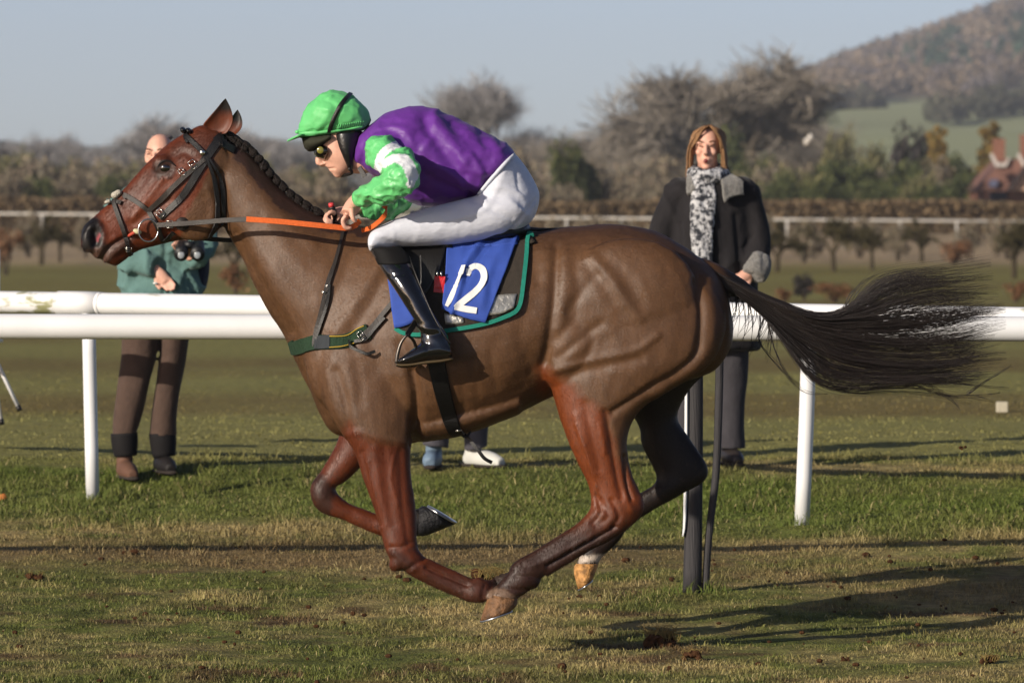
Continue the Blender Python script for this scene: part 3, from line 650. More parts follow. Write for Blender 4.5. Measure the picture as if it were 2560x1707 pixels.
p_, n_ = hit(HB, 506, 384, .014); rs = MB(); rs.add(*ellipsoid(p_, (.011, .006, .011))); link('rosette', rs.mesh(), steel, bridle)
for a in ((482, 413, 14, 20, -38), (456, 431, 11, 16, -40), (402, 533, 18, 16, 40), (320, 620, 12, 10, 10)): buckle(bridle, a[0], a[1], a[2] * 1.15, a[3] * 1.1, a[4])
fl = MB()
for a in ((288, 488, .017), (296, 482, .015), (272, 504, .011), (266, 506, .009)): fl.add(*ellipsoid(P(a[0], a[1], -.02), (a[2], .02, a[2] * .8)))
link('sheepskin_pad', fuse(fl, .004, 3), mat('sheepskin', lin(206, 200, 184), .95, .1, var=.2, nscale=150, bump=1, bscale=250), bridle)
# bit: ring with rubber guard
bc, bn = hit(HB, 372, 573, .016); bc = bc + Vector((0, -.01, 0)); rg = [bc + Vector((math.cos(t) * .0375, .004 * math.cos(t), math.sin(t) * .0425)) for t in np.linspace(0, 2 * math.pi, 33)]
bit = link('bit_ring', mesh(*tube(rg, .0033, 8, 1)), steel, bridle)
mirror(bridle, 'bit_ring', bit, steel)
link('bit_guard', mesh(*ellipsoid(bc + Vector((-.042, .006, -.004)), (.017, .011, .010), Matrix.Rotation(R(20), 3, 'Y'))), mat('bit_rubber', lin(206, 200, 160), .6, .3), bridle)
link('bit_bar', mesh(*tube([bc + Vector((-.05, .006, -.006)), bc + Vector((-.075, .03, -.02)), bc + Vector((-.07, .1, -.02))], [.007, .006, .006], 8)), mat('bit_red', lin(176, 72, 54), .6, .3), bridle)

# reins: grey leather then orange rubber grip, both sides
reins = empty('reins'); tag(reins, 'reins with bright orange rubber grips from bit ring to rider hands', 'reins')
def band(pts, ys_, w, th, up=Vector((0, 0, 1)), sub=6):
    a = cr([tuple(P(x, y, yy)) for (x, y), yy in zip(pts, ys_)], sub); path = [Vector(r_) for r_ in a]; ac = []; nr = []
    for i in range(len(path)):
        t = (path[min(i + 1, len(path) - 1)] - path[max(i - 1, 0)]).normalized(); n_ = t.cross(up).normalized(); nr.append(n_ if n_.y < 0 else -n_); ac.append(n_.cross(t))
    return ribbon(path, ac, nr, [w] * len(path), th)
ybit = bc.y
link('leather_rein', mesh(*band([(392, 563), (440, 560), (500, 556), (560, 551), (622, 548)], [ybit - .004, ybit - .03, -.17, -.205, -.235], .019, .004)), leather_b, reins, smooth=False)
link('rubber_grip', mesh(*band([(616, 548), (700, 554), (780, 562), (830, 567), (862, 570), (884, 566), (900, 552)], [-.234, -.255, -.262, -.258, -.25, -.245, -.23], .021, .006)), orange, reins, smooth=False)
link('rein_end', mesh(*band([(905, 576), (925, 570), (945, 556), (962, 538), (966, 522), (958, 512)], [-.20, -.23, -.25, -.25, -.22, -.2], .018, .006)), orange, reins, smooth=False)
link('leather_rein', mesh(*band([(392, 563), (470, 590), (560, 600), (640, 600)], [.1, .12, .15, .16], .018, .004)), leather, reins, smooth=False)
link('rubber_grip', mesh(*band([(640, 600), (740, 585), (815, 562)], [.16, .12, .03], .02, .006)), orange, reins, smooth=False)
st_ = MB(); pp = P(456, 560, ybit - .012)
st_.add(*tube([pp + Vector((0, -.004, 0)), pp + Vector((0, .006, 0))], .026, 24, 1)); link('rein_stop', st_.mesh(), leather_b, reins)
bk = MB(); q0 = P(424, 561, ybit - .014)
cs = [q0 + Vector((x, 0, z)) for x, z in ((-.012, -.013), (.012, -.013), (.012, .013), (-.012, .013), (-.012, -.013))]
for i in range(4): bk.add(*tube([cs[i], cs[i + 1]], .002, 6, 1))
link('buckle', bk.mesh(), steel, reins)

# saddle pad, number cloth, saddle, girth
pad = empty('saddle_pad'); tag(pad, 'charcoal saddle pad edged in teal binding under the number cloth', 'saddle pad')
padm = mat('pad_cloth', lin(62, 56, 50), .9, .15, var=.15, nscale=60, bump=.5, bscale=400)
link('pad_cloth', patch(HB, [(966, 590), (1060, 582), (1200, 578), (1330, 573)], [(994, 828), (1060, 838), (1200, 813), (1303, 760)], 40, 20, .010, .008, .0015, 3), padm, pad)
teal = mat('teal_binding', lin(34, 130, 112), .8, .2, var=.1, nscale=90, bump=.3, bscale=500)
conf(pad, 'binding', [(1328, 580), (1320, 610), (1311, 680), (1304, 745), (1292, 776), (1262, 793), (1206, 812), (1117, 828), (1050, 838), (1012, 834), (990, 822)], 11, teal, .013, .012)
sil = mat('reflective_silver', lin(176, 174, 166), .28, .6, metal=.6, var=.25, nscale=40, bump=.5, bscale=60)
link('reflective_patch', patch(HB, [(1216, 748), (1250, 741), (1292, 738)], [(1212, 792), (1256, 785), (1284, 772)], 12, 8, .0165, .003, .002, 5), sil, pad)
link('reflective_patch', patch(HB, [(1112, 785), (1135, 790), (1160, 796)], [(1116, 812), (1140, 812), (1160, 808)], 8, 6, .0165, .003, .001, 6), sil, pad)
link('pad_tail', mesh(*tube([P(1310, 572, -.04), P(1345, 574, -.02), P(1392, 570, -.012)], [.012, .007, .001], 8)), leather, pad)
cloth = empty('number_cloth'); tag(cloth, 'blue number cloth with white 12 hanging below the rider', 'number cloth')
blue = mat('blue_cloth', lin(54, 82, 168), .75, .25, var=.08, nscale=30, bump=.25, bscale=500)
cl_me = patch(HB, [(1120, 600), (1180, 592), (1240, 588), (1306, 586)], [(1108, 776), (1140, 790), (1176, 800), (1214, 808)], 44, 26, .020, .004, .007, 8, wscale=11)
# a diagonal fold across the cloth
carve(cl_me, [([(1205, 600), (1165, 660), (1150, 720), (1128, 790)], 7, .012), ([(1230, 600), (1185, 660), (1166, 700)], 8, -.006), ([(1262, 600), (1222, 680), (1205, 760)], 12, .006)], ymax=9)
link('cloth_panel', cl_me, blue, cloth); CB = bvh_of(cl_me)
link('cloth_panel', patch(HB, [(964, 640), (1000, 632), (1060, 620), (1110, 612)], [(990, 822), (1010, 818), (1034, 808), (1048, 790)], 20, 20, .018, .004, .006, 9), blue, cloth)
white = mat('white_print', lin(232, 232, 230), .6, .3, var=.05)
def glyph(pts, w): return link('numeral', mesh(*strap(CB, pts, w, .0035, .002, sub=8)), white, cloth, smooth=False)
glyph([(1160, 664), (1150, 692), (1138, 722), (1126, 748), (1116, 766)], [13, 15, 15, 14, 9])
glyph([(1168, 690), (1174, 674), (1190, 666), (1206, 674), (1211, 692), (1204, 712), (1188, 730), (1166, 748), (1146, 764), (1138, 771)], [15, 17, 18, 18, 18, 18, 18, 18, 17, 15])
glyph([(1136, 767), (1165, 773), (1192, 777)], [16, 17, 16])
tagp, tn = hit(HB, 1100, 718, .026); lt = MB(); lt.add(*box(tagp, (.04, .006, .062), Matrix.Rotation(R(4), 3, 'Y')))
link('red_tag', lt.mesh(), mat('red_plastic', lin(196, 34, 44), .3, .5, var=.15, nscale=40, bump=.5, bscale=60), cloth, smooth=False)
lt = MB()
for dx in (-.008, .006): lt.add(*tube([tagp + Vector((dx, -.004, .03)), tagp + Vector((dx, -.004, .048))], .004, 8, 1))
link('tag_clip', lt.mesh(), steel, cloth)

saddle = empty('saddle'); tag(saddle, 'small black racing saddle with girth and stirrups under the jockey', 'saddle')
sm = MB()
sm.add(*loft([(985, 556, 990, 600, .05, 0), (1010, 552, 1010, 606, .12, 0), (1080, 572, 1080, 612, .15, 0), (1170, 574, 1170, 612, .17, 0), (1260, 560, 1260, 604, .17, 0), (1310, 556, 1310, 592, .12, 0), (1326, 562, 1326, 582, .05, 0)], 4, 24))
link('seat', fuse(sm, .01, 6), leather, saddle)
link('flap', patch(HB, [(1000, 590), (1060, 590), (1130, 592)], [(1030, 720), (1062, 742), (1095, 700)], 16, 16, .028, .006), leather, saddle)
for s in (0, 1): 
    gth = conf(saddle, 'girth', [(1066, 800), (1082, 860), (1096, 930), (1112, 1000), (1132, 1066), (1146, 1082)], [44, 44, 43, 40, 36, 32], leather, .010, .008)
    if s: mirror(saddle, 'girth', gth, leather)
buckle(saddle, 1146, 1070, 14, 6, 0)
link('girth_strap', mesh(*band([(1146, 1078), (1165, 1090), (1190, 1118), (1210, 1144), (1230, 1156)], [-.10, -.10, -.11, -.11, -.10], .014, .004)), leather, saddle, smooth=False)
link('girth_strap', mesh(*tube([P(1140, 1072, -.12), P(1152, 1086, -.13), P(1166, 1092, -.12), P(1176, 1078, -.1)], .005, 6)), leather, saddle)
link('stirrup_leather', mesh(*band([(1050, 640), (1052, 720), (1044, 790), (1018, 838)], [-.30, -.335, -.355, -.385], .024, .004)), leather, saddle, smooth=False)
ir = MB(); yc = -.385
ir.add(*tube([P(1018, 836, yc), P(1003, 856, yc), P(994, 885, yc), P(991, 908, yc)], [.005, .006, .007, .007], 8))
ir.add(*tube([P(1018, 836, yc), P(1034, 852, yc + .05), P(1042, 880, yc + .1), P(1040, 908, yc + .11)], [.005, .006, .007, .007], 8))
ir.add(*loft([(990, 906, 990, 916, .01, yc), (1005, 908, 1005, 920, .05, yc + .04), (1030, 908, 1030, 920, .05, yc + .06), (1042, 906, 1042, 916, .01, yc + .1)], 2, 12))
link('stirrup_iron', ir.mesh(), mat('stirrup_metal', lin(96, 90, 84), .35, .5, metal=.8), saddle)

breast = empty('breast_girth'); tag(breast, 'green webbing breast girth with neck strap across the horse chest', 'breast girth')
web = mat('green_webbing', lin(40, 62, 44), .85, .2, var=.2, nscale=120, bump=.5, bscale=500)
bt = conf(breast, 'webbing', [(722, 872), (745, 868), (790, 856), (830, 856), (866, 853), (890, 842), (922, 828)], [34, 36, 38, 36, 37, 36, 40], web, .008, .007)
mirror(breast, 'webbing', bt, web)
yl = mat('yellow_stitch', lin(176, 146, 50), .8, .2)
conf(breast, 'stitching', [(828, 840), (866, 838), (890, 826), (912, 816)], 2.2, yl, .014, .002); conf(breast, 'stitching', [(828, 870), (866, 867), (892, 858), (915, 846)], 2.2, yl, .014, .002)
conf(breast, 'webbing_patch', [(790, 856), (828, 855)], 34, mat('grey_webbing', lin(58, 62, 66), .85, .2), .013, .003)
conf(breast, 'neck_strap', [(858, 575), (850, 610), (836, 660), (822, 700), (805, 770), (792, 830), (786, 870)], [8, 8, 9, 12, 11, 12, 12], leather_b, .008, .005)
conf(breast, 'neck_strap', [(824, 712), (818, 760), (802, 820), (792, 852)], [6, 8, 8, 7], leather, .012, .004)
for a in ((819, 716, 10, 3, 20), (810, 731, 10, 3, 20)): buckle(breast, *a)
conf(breast, 'girth_tab', [(905, 842), (930, 820), (960, 786), (985, 756), (1008, 735)], [15, 14, 13, 13, 12], leather_b, .012, .005)
conf(breast, 'girth_tab', [(890, 856), (915, 846), (935, 826), (965, 796)], [9, 10, 8, 7], leather, .014, .005)
buckle(breast, 905, 840, 14, 22, -35, .018)
link('loose_tab', mesh(*band([(872, 850), (876, 866), (900, 878), (918, 884), (938, 878)], [-.235, -.25, -.262, -.266, -.262], .012, .004)), leather, breast, smooth=False)
# ------------------------------------------------------------------ jockey
skin = mat('skin', lin(222, 170, 148), .5, .35, var=.10, nscale=30, bump=.1, bscale=200)
jb = MB()
# head: bent forward, facing left
jb.add(*loft([(800, 300, 910, 330, .05, 0), (786, 330, 912, 356, .07, 0), (788, 360, 908, 384, .074, 0), (797, 384, 900, 404, .07, 0), (812, 405, 886, 420, .058, 0), (822, 424, 872, 432, .044, 0), (836, 440, 860, 440, .02, 0)], 4, 22))
jb.add(*tube([P(800, 380, 0), P(797, 398, 0), P(798, 413, 0)], [.010, .014, .013], 10))
jb.add(*ellipsoid(P(808, 412, 0), (.016, .018, .009)))
jb.add(*ellipsoid(P(826, 419, 0), (.014, .024, .007), Matrix.Rotation(R(25), 3, 'Y'))); jb.add(*ellipsoid(P(830, 427, 0), (.013, .022, .007), Matrix.Rotation(R(25), 3, 'Y')))
jb.add(*ellipsoid(P(846, 436, 0), (.020, .024, .014)))
jb.add(*tube([P(868, 390, 0), P(905, 400, 0), P(950, 380, 0)], [.06, .055, .06], 14))
# trunk, arms and legs under the clothes
jb.add(*loft([(930, 325, 910, 400, .07, 0), (1000, 312, 965, 415, .11, 0), (1080, 318, 1045, 445, .115, 0), (1195, 370, 1155, 470, .105, 0), (1275, 450, 1220, 525, .095, 0), (1295, 485, 1260, 545, .08, 0)], 3, 18))
for s in (-1, 1):
    jb.add(*tube([P(968, 380, s * .14), P(1010, 440, s * .385), P(945, 476, s * .335), P(893, 497, s * .245)], [.042, .036, .032, .026], 12))
    jb.add(*tube([P(1265, 525, s * .12), P(1100, 568, s * .14), P(985, 578, s * .16)], [.055, .04, .016], 12))
    jb.add(*tube([P(985, 578, s * .16), P(984, 640, s * .245), P(1014, 700, s * .31), P(1088, 850, s * .365)], [.016, .008, .024, .022], 12))
def hand_geo(mb, wrist, knuck, fingers, thumb, palm_r=.021):
    mb.add(*tube([wrist, wrist * .5 + knuck * .5, knuck], [.024, .030, .028], 12, 4, flat=1.35))
    for f in fingers: mb.add(*tube(f, [.0095, .0095, .009, .0075][:len(f)], 8, 4))
    mb.add(*tube(thumb, [.012, .010, .008][:len(thumb)], 8, 4))
yn = -.25
fg = []
for k, (dx, dy) in enumerate(((0, 0), (.0, .021), (.002, .042), (.006, .060))):
    o = lambda px, py, dy_: P(px, py, yn + dy_) + Vector((dx, 0, 0))
    fg.append([o(866, 538 + k, dy - .03), o(857, 552 + k, dy - .03), o(864, 569 + k * .5, dy - .025), o(880, 570, dy - .02)])
hand_geo(jb, P(897, 492, yn + .03), P(868, 536, yn), fg, [P(878, 520, yn - .034), P(882, 545, yn - .04), P(890, 556, yn - .034)])
yo = .0
fo = []
for k in range(4):
    fo.append([P(826 - k * 3, 534 + k * 6, yo - .02), P(816 - k * 2, 538 + k * 6, yo - .035), P(818 - k, 550 + k * 3, yo - .05), P(832, 552 + k * 3, yo - .045)])
hand_geo(jb, P(880, 530, yo + .06), P(832, 540, yo), fo, [P(838, 534, yo - .03), P(828, 530, yo - .045), P(820, 534, yo - .05)])
jb.add(*tube([P(960, 460, .13), P(920, 500, .09), P(882, 528, yo + .06)], [.035, .03, .024], 10))
body = fuse(jb, .0048, 5)
carve(body, [([(806, 416), (814, 413)], 3, -.005), ([(820, 423), (836, 422)], 2.5, -.006), ([(815, 400), (826, 412), (832, 428)], 5, -.002), ([(858, 505), (880, 520)], 8, .001)], ymax=.0)
person = tag(link('person', body, skin), 'jockey crouched over the galloping horse in purple and green silks', 'person')

def sat(name, c_, **k): return mat(name, lin(*c_), .5, .32, var=.07, nscale=9, bump=.2, bscale=13, sheen=.04, bdist=.03, **k)
purple = sat('purple_satin', (104, 50, 146)); green = sat('green_satin', (104, 200, 122)); whites = sat('white_satin', (226, 228, 232))
tb = MB()
tb.add(*loft([(900, 350, 874, 410, .05, 0), (906, 330, 884, 410, .08, 0), (925, 310, 900, 415, .12, 0), (960, 286, 935, 440, .165, 0), (1003, 269, 975, 462, .19, 0), (1055, 265, 1014, 502, .195, 0), (1115, 284, 1062, 518, .195, 0), (1190, 316, 1122, 516, .19, 0),
              (1245, 347, 1185, 495, .185, 0), (1278, 374, 1225, 458, .165, 0), (1289, 388, 1262, 424, .13, 0)], 4, 30))
for s in (-1, 1): tb.add(*ellipsoid(P(962, 378, s * .15), (.085, .07, .075)))
tors = fuse(tb, .009, 6)
carve(tors, [([(1060, 300), (1090, 350), (1125, 400), (1160, 440)], 15, -.013), ([(1085, 290), (1120, 340), (1160, 400)], 14, .009), ([(1130, 310), (1170, 350), (1205, 400)], 16, -.008), ([(1200, 335), (1225, 390), (1210, 440)], 13, -.008),
             ([(1180, 390), (1205, 430), (1200, 465)], 8, .009), ([(1100, 420), (1150, 450), (1190, 470)], 9, .009), ([(1060, 440), (1120, 470), (1175, 485)], 10, -.011), ([(1150, 460), (1165, 490)], 7, .009),
             ([(940, 330), (985, 318), (1030, 330)], 8, .006), ([(925, 350), (960, 330), (1000, 335)], 8, -.006), ([(1035, 380), (1060, 430), (1060, 480)], 18, -.012), ([(1230, 350), (1255, 390)], 9, .005), ([(905, 345), (895, 400)], 6, .006), ([(920, 340), (908, 400)], 6, -.006)], ymax=.06)
c0 = verts(tors); n0 = normals(tors); c0 += n0 * (vnoise(c0 * np.array([1, .6, 1.5]), 10, 71, 2) * .004)[:, None]; tors.vertices.foreach_set('co', c0.astype(np.float32).ravel()); tors.update()
crease(tors, .008, 7, 171, (1.2, .5, .9), 3); crease(tors, .0035, 19, 172, (1, .6, 1.4), 2.5)
shirt = link('silk_shirt', tors, purple, person)
def sleeve(side):
    sb = MB()
    if side < 0:
        sb.add(*tube([P(948, 378, -.18), P(985, 405, -.30), P(1012, 437, -.40), P(985, 462, -.40), P(940, 478, -.345), P(903, 494, -.27)], [.066, .066, .064, .056, .047, .036], 20, 6))
        sb.add(*ellipsoid(P(925, 501, -.31), (.04, .035, .022))); sb.add(*ellipsoid(P(957, 500, -.36), (.05, .035, .026)))
    else:
        sb.add(*tube([P(955, 385, .18), P(1000, 430, .22), P(1000, 480, .2), P(965, 512, .14), P(925, 520, .09), P(900, 526, .07)], [.066, .06, .058, .055, .045, .034], 20, 6))
    me = fuse(sb, .006, 3)
    c0 = verts(me); n0 = normals(me); c0 += n0 * (vnoise(c0 * np.array([1, .7, 1.8]), 17, 73 + side, 2) * .009 + vnoise(c0, 34, 74, 1) * .003)[:, None]
    me.vertices.foreach_set('co', c0.astype(np.float32).ravel()); me.update()
    crease(me, .010, 12, 175 + side, (1.0, .6, 1.5), 3); crease(me, .006, 26, 177, (1, .8, 1.3), 2.5)
    qq = to_px(verts(me)); g_ = np.array(lin(104, 200, 122)); w_ = np.array(lin(226, 228, 232)); cc = np.ones((len(qq), 1)) * g_
    if side < 0:
        for pl in ([(944, 425), (950, 395), (970, 372), (1006, 356)], [(960, 410), (985, 396), (1012, 395)], [(1000, 395), (1025, 412), (1034, 438), (1026, 462)]):
            d_ = poly_dist(qq, cr(pl, 4)); cc = np.where((d_ < 10)[:, None], w_, cc)
        d_ = poly_dist(qq, cr([(985, 390), (1015, 405), (1032, 440)], 4)); cc = np.where((d_ < 15)[:, None] & (qq[:, 1] > 395)[:, None], w_, cc)
    set_col(me, cc); return link('sleeve', me, mat('green_white_satin', (1, 1, 1), .42, .45, var=.07, nscale=9, bump=.4, bscale=18, attr='Col', bdist=.03), shirt)
sleeve(-1); sleeve(1)
cuff = MB(); cuff.add(*tube([P(905, 494, -.27), P(895, 497, -.255)], [.037, .033], 16, 2)); link('cuff', cuff.mesh(), green, shirt)
# white breeches
bb = MB()
bb.add(*loft([(1268, 372, 1225, 440, .12, 0), (1292, 388, 1190, 488, .165, 0), (1325, 432, 1150, 540, .18, 0), (1349, 485, 1180, 585, .185, 0), (1340, 535, 1240, 590, .17, 0), (1318, 566, 1262, 592, .12, 0)], 4, 26))
for s in (-1, 1):
    bb.add(*loft([(1250, 470, 1330, 545, .10, s * .09), (1190, 488, 1270, 585, .105, s * .115), (1130, 504, 1180, 606, .10, s * .135), (1070, 520, 1085, 615, .088, s * .16), (1010, 540, 1005, 618, .078, s * .18), (960, 560, 950, 624, .072, s * .2), (930, 578, 930, 634, .066, s * .215), (918, 596, 922, 626, .045, s * .22)], 4, 22))
br = fuse(bb, .009, 7)
carve(br, [([(1262, 430), (1240, 480), (1222, 520)], 4, .003), ([(1225, 470), (1270, 470), (1310, 490)], 6, .004), ([(1180, 500), (1230, 525), (1280, 545)], 7, -.004), ([(1200, 480), (1215, 520), (1170, 540), (1110, 555)], 6, .005), ([(1338, 500), (1300, 550), (1265, 585)], 4, -.005), ([(930, 600), (960, 600), (1000, 612)], 6, -.004), ([(925, 612), (950, 612), (980, 620)], 4, .004), ([(1290, 420), (1296, 470), (1312, 490)], 4, -.004), ([(1000, 560), (1060, 545), (1130, 530)], 8, .003)], ymax=.06)
crease(br, .0014, 9, 185, (1.4, .5, 1.0), 4)
breech = mat('white_breeches', lin(216, 219, 230), .55, .35, var=.04, nscale=20, bump=.25, bscale=22, stretch=(1, 1, 2), bdist=.015)
link('breeches', br, breech, person)
link('waistband', mesh(*tube([P(1286, 386, -.10), P(1264, 408, -.155), P(1228, 448, -.165), P(1196, 486, -.15)], [.006, .008, .008, .006], 8)), breech, person)
# boots
bootm = mat('patent_leather', lin(14, 14, 16), .13, .6, var=.1, nscale=30, bump=.12, bscale=26, coat=.6, bdist=.02)
bootc = mat('boot_top_cloth', lin(16, 15, 15), .75, .2)
def boot(s):
    kb = MB(); Y = lambda a: a * -s if False else s * a
    kb.add(*loft([(921, 622, 1003, 616, .062, Y(.225)), (936, 645, 1022, 640, .062, Y(.252)), (957, 680, 1042, 680, .062, Y(.292)), (985, 722, 1058, 725, .058, Y(.325)), (1012, 765, 1076, 765, .05, Y(.345)), (1036, 803, 1096, 803, .044, Y(.364)), (1050, 835, 1120, 838, .043, Y(.368)), (1052, 856, 1130, 868, .045, Y(.37)), (1056, 878, 1132, 890, .04, Y(.37))], 4, 24))
    kb.add(*loft([(1128, 862, 1130, 895, .036, Y(.37)), (1100, 850, 1104, 898, .045, Y(.371)), (1065, 852, 1070, 902, .047, Y(.374)), (1030, 872, 1034, 908, .045, Y(.38)), (1005, 890, 1007, 910, .036, Y(.385)), (993, 898, 994, 909, .018, Y(.388))], 4, 18))
    o = link('boot', fuse(kb, .007, 4), bootm, person)
    if s < 0: carve(o.data, [([(1040, 815), (1070, 822), (1100, 820)], 5, .004), ([(1044, 828), (1075, 838), (1108, 834)], 4, -.004), ([(1066, 858), (1070, 880), (1072, 898)], 3, -.003), ([(975, 690), (1030, 682)], 3, -.002)], ymax=9)
    link('sole', mesh(*loft([(1133, 893, 1133, 901, .03, Y(.37)), (1100, 898, 1100, 907, .044, Y(.371)), (1066, 901, 1066, 910, .046, Y(.374)), (1030, 907, 1030, 915, .044, Y(.38)), (1003, 909, 1003, 916, .034, Y(.386)), (992, 908, 992, 913, .015, Y(.388))], 3, 14)), mat('boot_sole', lin(84, 70, 48), .8, .2), o)
    link('boot_top', mesh(*loft([(923, 621, 1001, 615, .064, Y(.226)), (936, 644, 1022, 638, .0645, Y(.251)), (945, 662, 1032, 658, .0645, Y(.271))], 3, 24)), bootc, o)
    return o
nb = boot(-1); boot(1)
NB = bvh_of(nb.data); link('zip', mesh(*strap(NB, [(1022, 642), (1036, 680), (1056, 730), (1080, 785), (1108, 835), (1126, 860)], 3.5, .002, .003)), mat('zip_metal', lin(70, 68, 66), .4, .5, metal=.5), nb)
# skull cap under a green silk with peak, strap, ear guards and goggles
cap = MB()
cap.add(*loft([(748, 338, 750, 345, .02, 0), (750, 300, 768, 350, .06, 0), (775, 258, 795, 350, .098, 0), (810, 230, 820, 344, .118, 0), (850, 226, 852, 338, .122, 0), (888, 245, 885, 332, .112, 0), (915, 272, 908, 324, .085, 0), (928, 298, 924, 312, .03, 0)], 5, 26))
cme = fuse(cap, .007, 4)
carve(cme, [([(830, 240), (800, 262), (780, 285)], 4, .003), ([(812, 250), (835, 262)], 5, -.003), ([(790, 320), (815, 300), (828, 270)], 6, .004), ([(770, 330), (800, 325), (815, 318)], 4, -.004), ([(840, 320), (870, 312), (905, 304)], 4, .003), ([(905, 270), (915, 295)], 5, -.004)], ymax=9)
c0 = verts(cme); n0 = normals(cme); c0 += n0 * (vnoise(c0, 26, 79, 2) * .003)[:, None]; cme.vertices.foreach_set('co', c0.astype(np.float32).ravel()); cme.update()
crease(cme, .006, 11, 181, (1, 1, 1.2), 3); crease(cme, .003, 24, 182, (1, 1, 1.2), 3)
hel = link('helmet_silk', cme, green, person)
pk = MB(); ring = []
for k in range(15):
    t = math.pi * (k / 14 - .5)
    ring.append((math.cos(t), math.sin(t)))
vs = []; fs = []
for i, (cx, sy) in enumerate(ring):
    a = P(752 + 12 * (1 - cx), 338 - 2 * (1 - cx), 0) + Vector((0, sy * .085, 0)); b = P(752 - 34 * cx, 336 + 15 * cx, 0) + Vector((0, sy * .10, 0))
    for pt in (a, b): vs += [pt, pt + Vector((0, 0, -.006))]
for i in range(14):
    o = i * 4; fs += [(o, o + 4, o + 6, o + 2), (o + 1, o + 3, o + 7, o + 5), (o + 2, o + 6, o + 7, o + 3), (o, o + 1, o + 5, o + 4)]
fs += [(0, 2, 3, 1), (56, 57, 59, 58)]
link('peak', mesh(vs, fs), green, hel)
HE = bvh_of(cme)
link('cap_band', mesh(*strap(HE, [(752, 334), (785, 333), (815, 329), (850, 325), (880, 320), (906, 316)], [12, 12, 13, 13, 11, 9], .004, .006)), green, hel)
gat = MB()
for x in np.linspace(832, 908, 15):
    p1 = hit(HE, x, 327 - (x - 832) * .13, .001)[0]; p2 = hit(HE, x + 5, 312 - (x - 832) * .13, .002)[0]; gat.add(*tube([p1, (p1 + p2) / 2, p2], [.003, .004, .0015], 6, 2))
link('gathers', gat.mesh(), green, hel)
link('helmet_strap', mesh(*strap(HE, [(876, 236), (856, 258), (840, 285), (828, 312), (820, 338)], [11, 11, 11, 11, 12], .005, .004)), leather, hel)
pm = MB(); pm.add(*ellipsoid(P(744, 330, -.02), (.010, .012, .008))); link('bow', pm.mesh(), green, hel)
# padded vest collar / ear guards
eg = MB()
eg.add(*loft([(824, 336, 908, 326, .088, 0), (828, 352, 905, 350, .09, 0), (838, 372, 896, 380, .09, 0), (852, 396, 890, 402, .082, 0), (864, 414, 888, 416, .07, 0), (868, 426, 884, 426, .05, 0)], 3, 20))
link('ear_guard', fuse(eg, .007, 5), mat('black_padding', lin(20, 20, 21), .35, .5, var=.15, nscale=30, bump=.2, bscale=60), hel)
link('helmet_brim', mesh(*loft([(754, 342, 762, 372, .05, 0), (770, 338, 775, 380, .082, 0), (800, 336, 800, 372, .094, 0), (830, 334, 828, 352, .096, 0)], 3, 20)), mat('brim_cloth', lin(52, 52, 40), .8, .2, var=.2), hel)
gg = MB(); gg.add(*loft([(783, 372, 787, 392, .05, 0), (790, 362, 797, 398, .082, 0), (806, 358, 812, 402, .088, 0), (822, 362, 823, 390, .09, 0)], 3, 18))
gog = link('goggles', fuse(gg, .006, 3), mat('goggle_black', lin(14, 12, 12), .25, .6, var=0, coat=.5), person)
gp, gn = hit(bvh_of(gog.data), 801, 376, .001); lens = MB(); lens.add(*ellipsoid(gp, (.0135, .004, .0135))); link('lens', lens.mesh(), mat('lens_amber', lin(128, 122, 52), .08, .6, var=0, coat=1), gog)
link('chin_strap', mesh(*tube([P(872, 420, -.07), P(880, 432, -.06), P(866, 437, -.03), P(850, 440, 0)], .006, 8)), leather, hel)
link('strap_end', mesh(*band([(898, 418), (904, 428), (912, 442)], [-.10, -.105, -.11], .019, .005)), leather, hel, smooth=False)
# whip held in the off hand
whip = empty('whip'); tag(whip, 'black whip with red capped handle held in the jockey hand', 'whip')
hm_ = MB(); hm_.add(*tube([P(829, 516, -.035), P(836, 535, -.02), P(850, 575, .06), P(900, 640, .22)], [.0115, .0115, .009, .005], 12)); link('handle', hm_.mesh(), leather, whip)
hm_ = MB(); hm_.add(*tube([P(827, 508, -.039), P(829, 516, -.035)], [.010, .012], 14, 1)); link('cap', hm_.mesh(), mat('whip_red', lin(206, 64, 66), .5, .4), whip)
# ------------------------------------------------------------------ rails
def plastic(name, stain):
    m = mat(name, lin(236, 237, 238), .4, .4, var=.05, nscale=4)
    n, l, b = nodes_of(m); tc = n.new('ShaderNodeTexCoord'); mp = n.new('ShaderNodeMapping'); mp.inputs['Scale'].default_value = (1, 1, 3); l.new(tc.outputs['Object'], mp.inputs[0])
    nz = n.new('ShaderNodeTexNoise'); nz.inputs['Scale'].default_value = 9; nz.inputs['Detail'].default_value = 9; l.new(mp.outputs[0], nz.inputs['Vector'])
    n2 = n.new('ShaderNodeTexNoise'); n2.inputs['Scale'].default_value = 1.3; l.new(tc.outputs['Object'], n2.inputs['Vector'])
    mu = n.new('ShaderNodeMath'); mu.operation = 'MULTIPLY'; l.new(nz.outputs['Fac'], mu.inputs[0]); l.new(n2.outputs['Fac'], mu.inputs[1])
    rp = n.new('ShaderNodeValToRGB'); rp.color_ramp.elements[0].position = stain; rp.color_ramp.elements[1].position = stain + .09; l.new(mu.outputs[0], rp.inputs[0])
    mx = n.new('ShaderNodeMix'); mx.data_type = 'RGBA'; old = b.inputs['Base Color'].links[0].from_socket; l.new(rp.outputs[0], mx.inputs[0]); l.new(old, mx.inputs[6]); mx.inputs[7].default_value = (*lin(150, 150, 112), 1); l.new(mx.outputs[2], b.inputs['Base Color']); return m
pvc_a = plastic('rail_plastic_clean', .41); pvc_b = plastic('rail_plastic_stained', .34)
def ext(a, b, t): return a + (b - a) * t
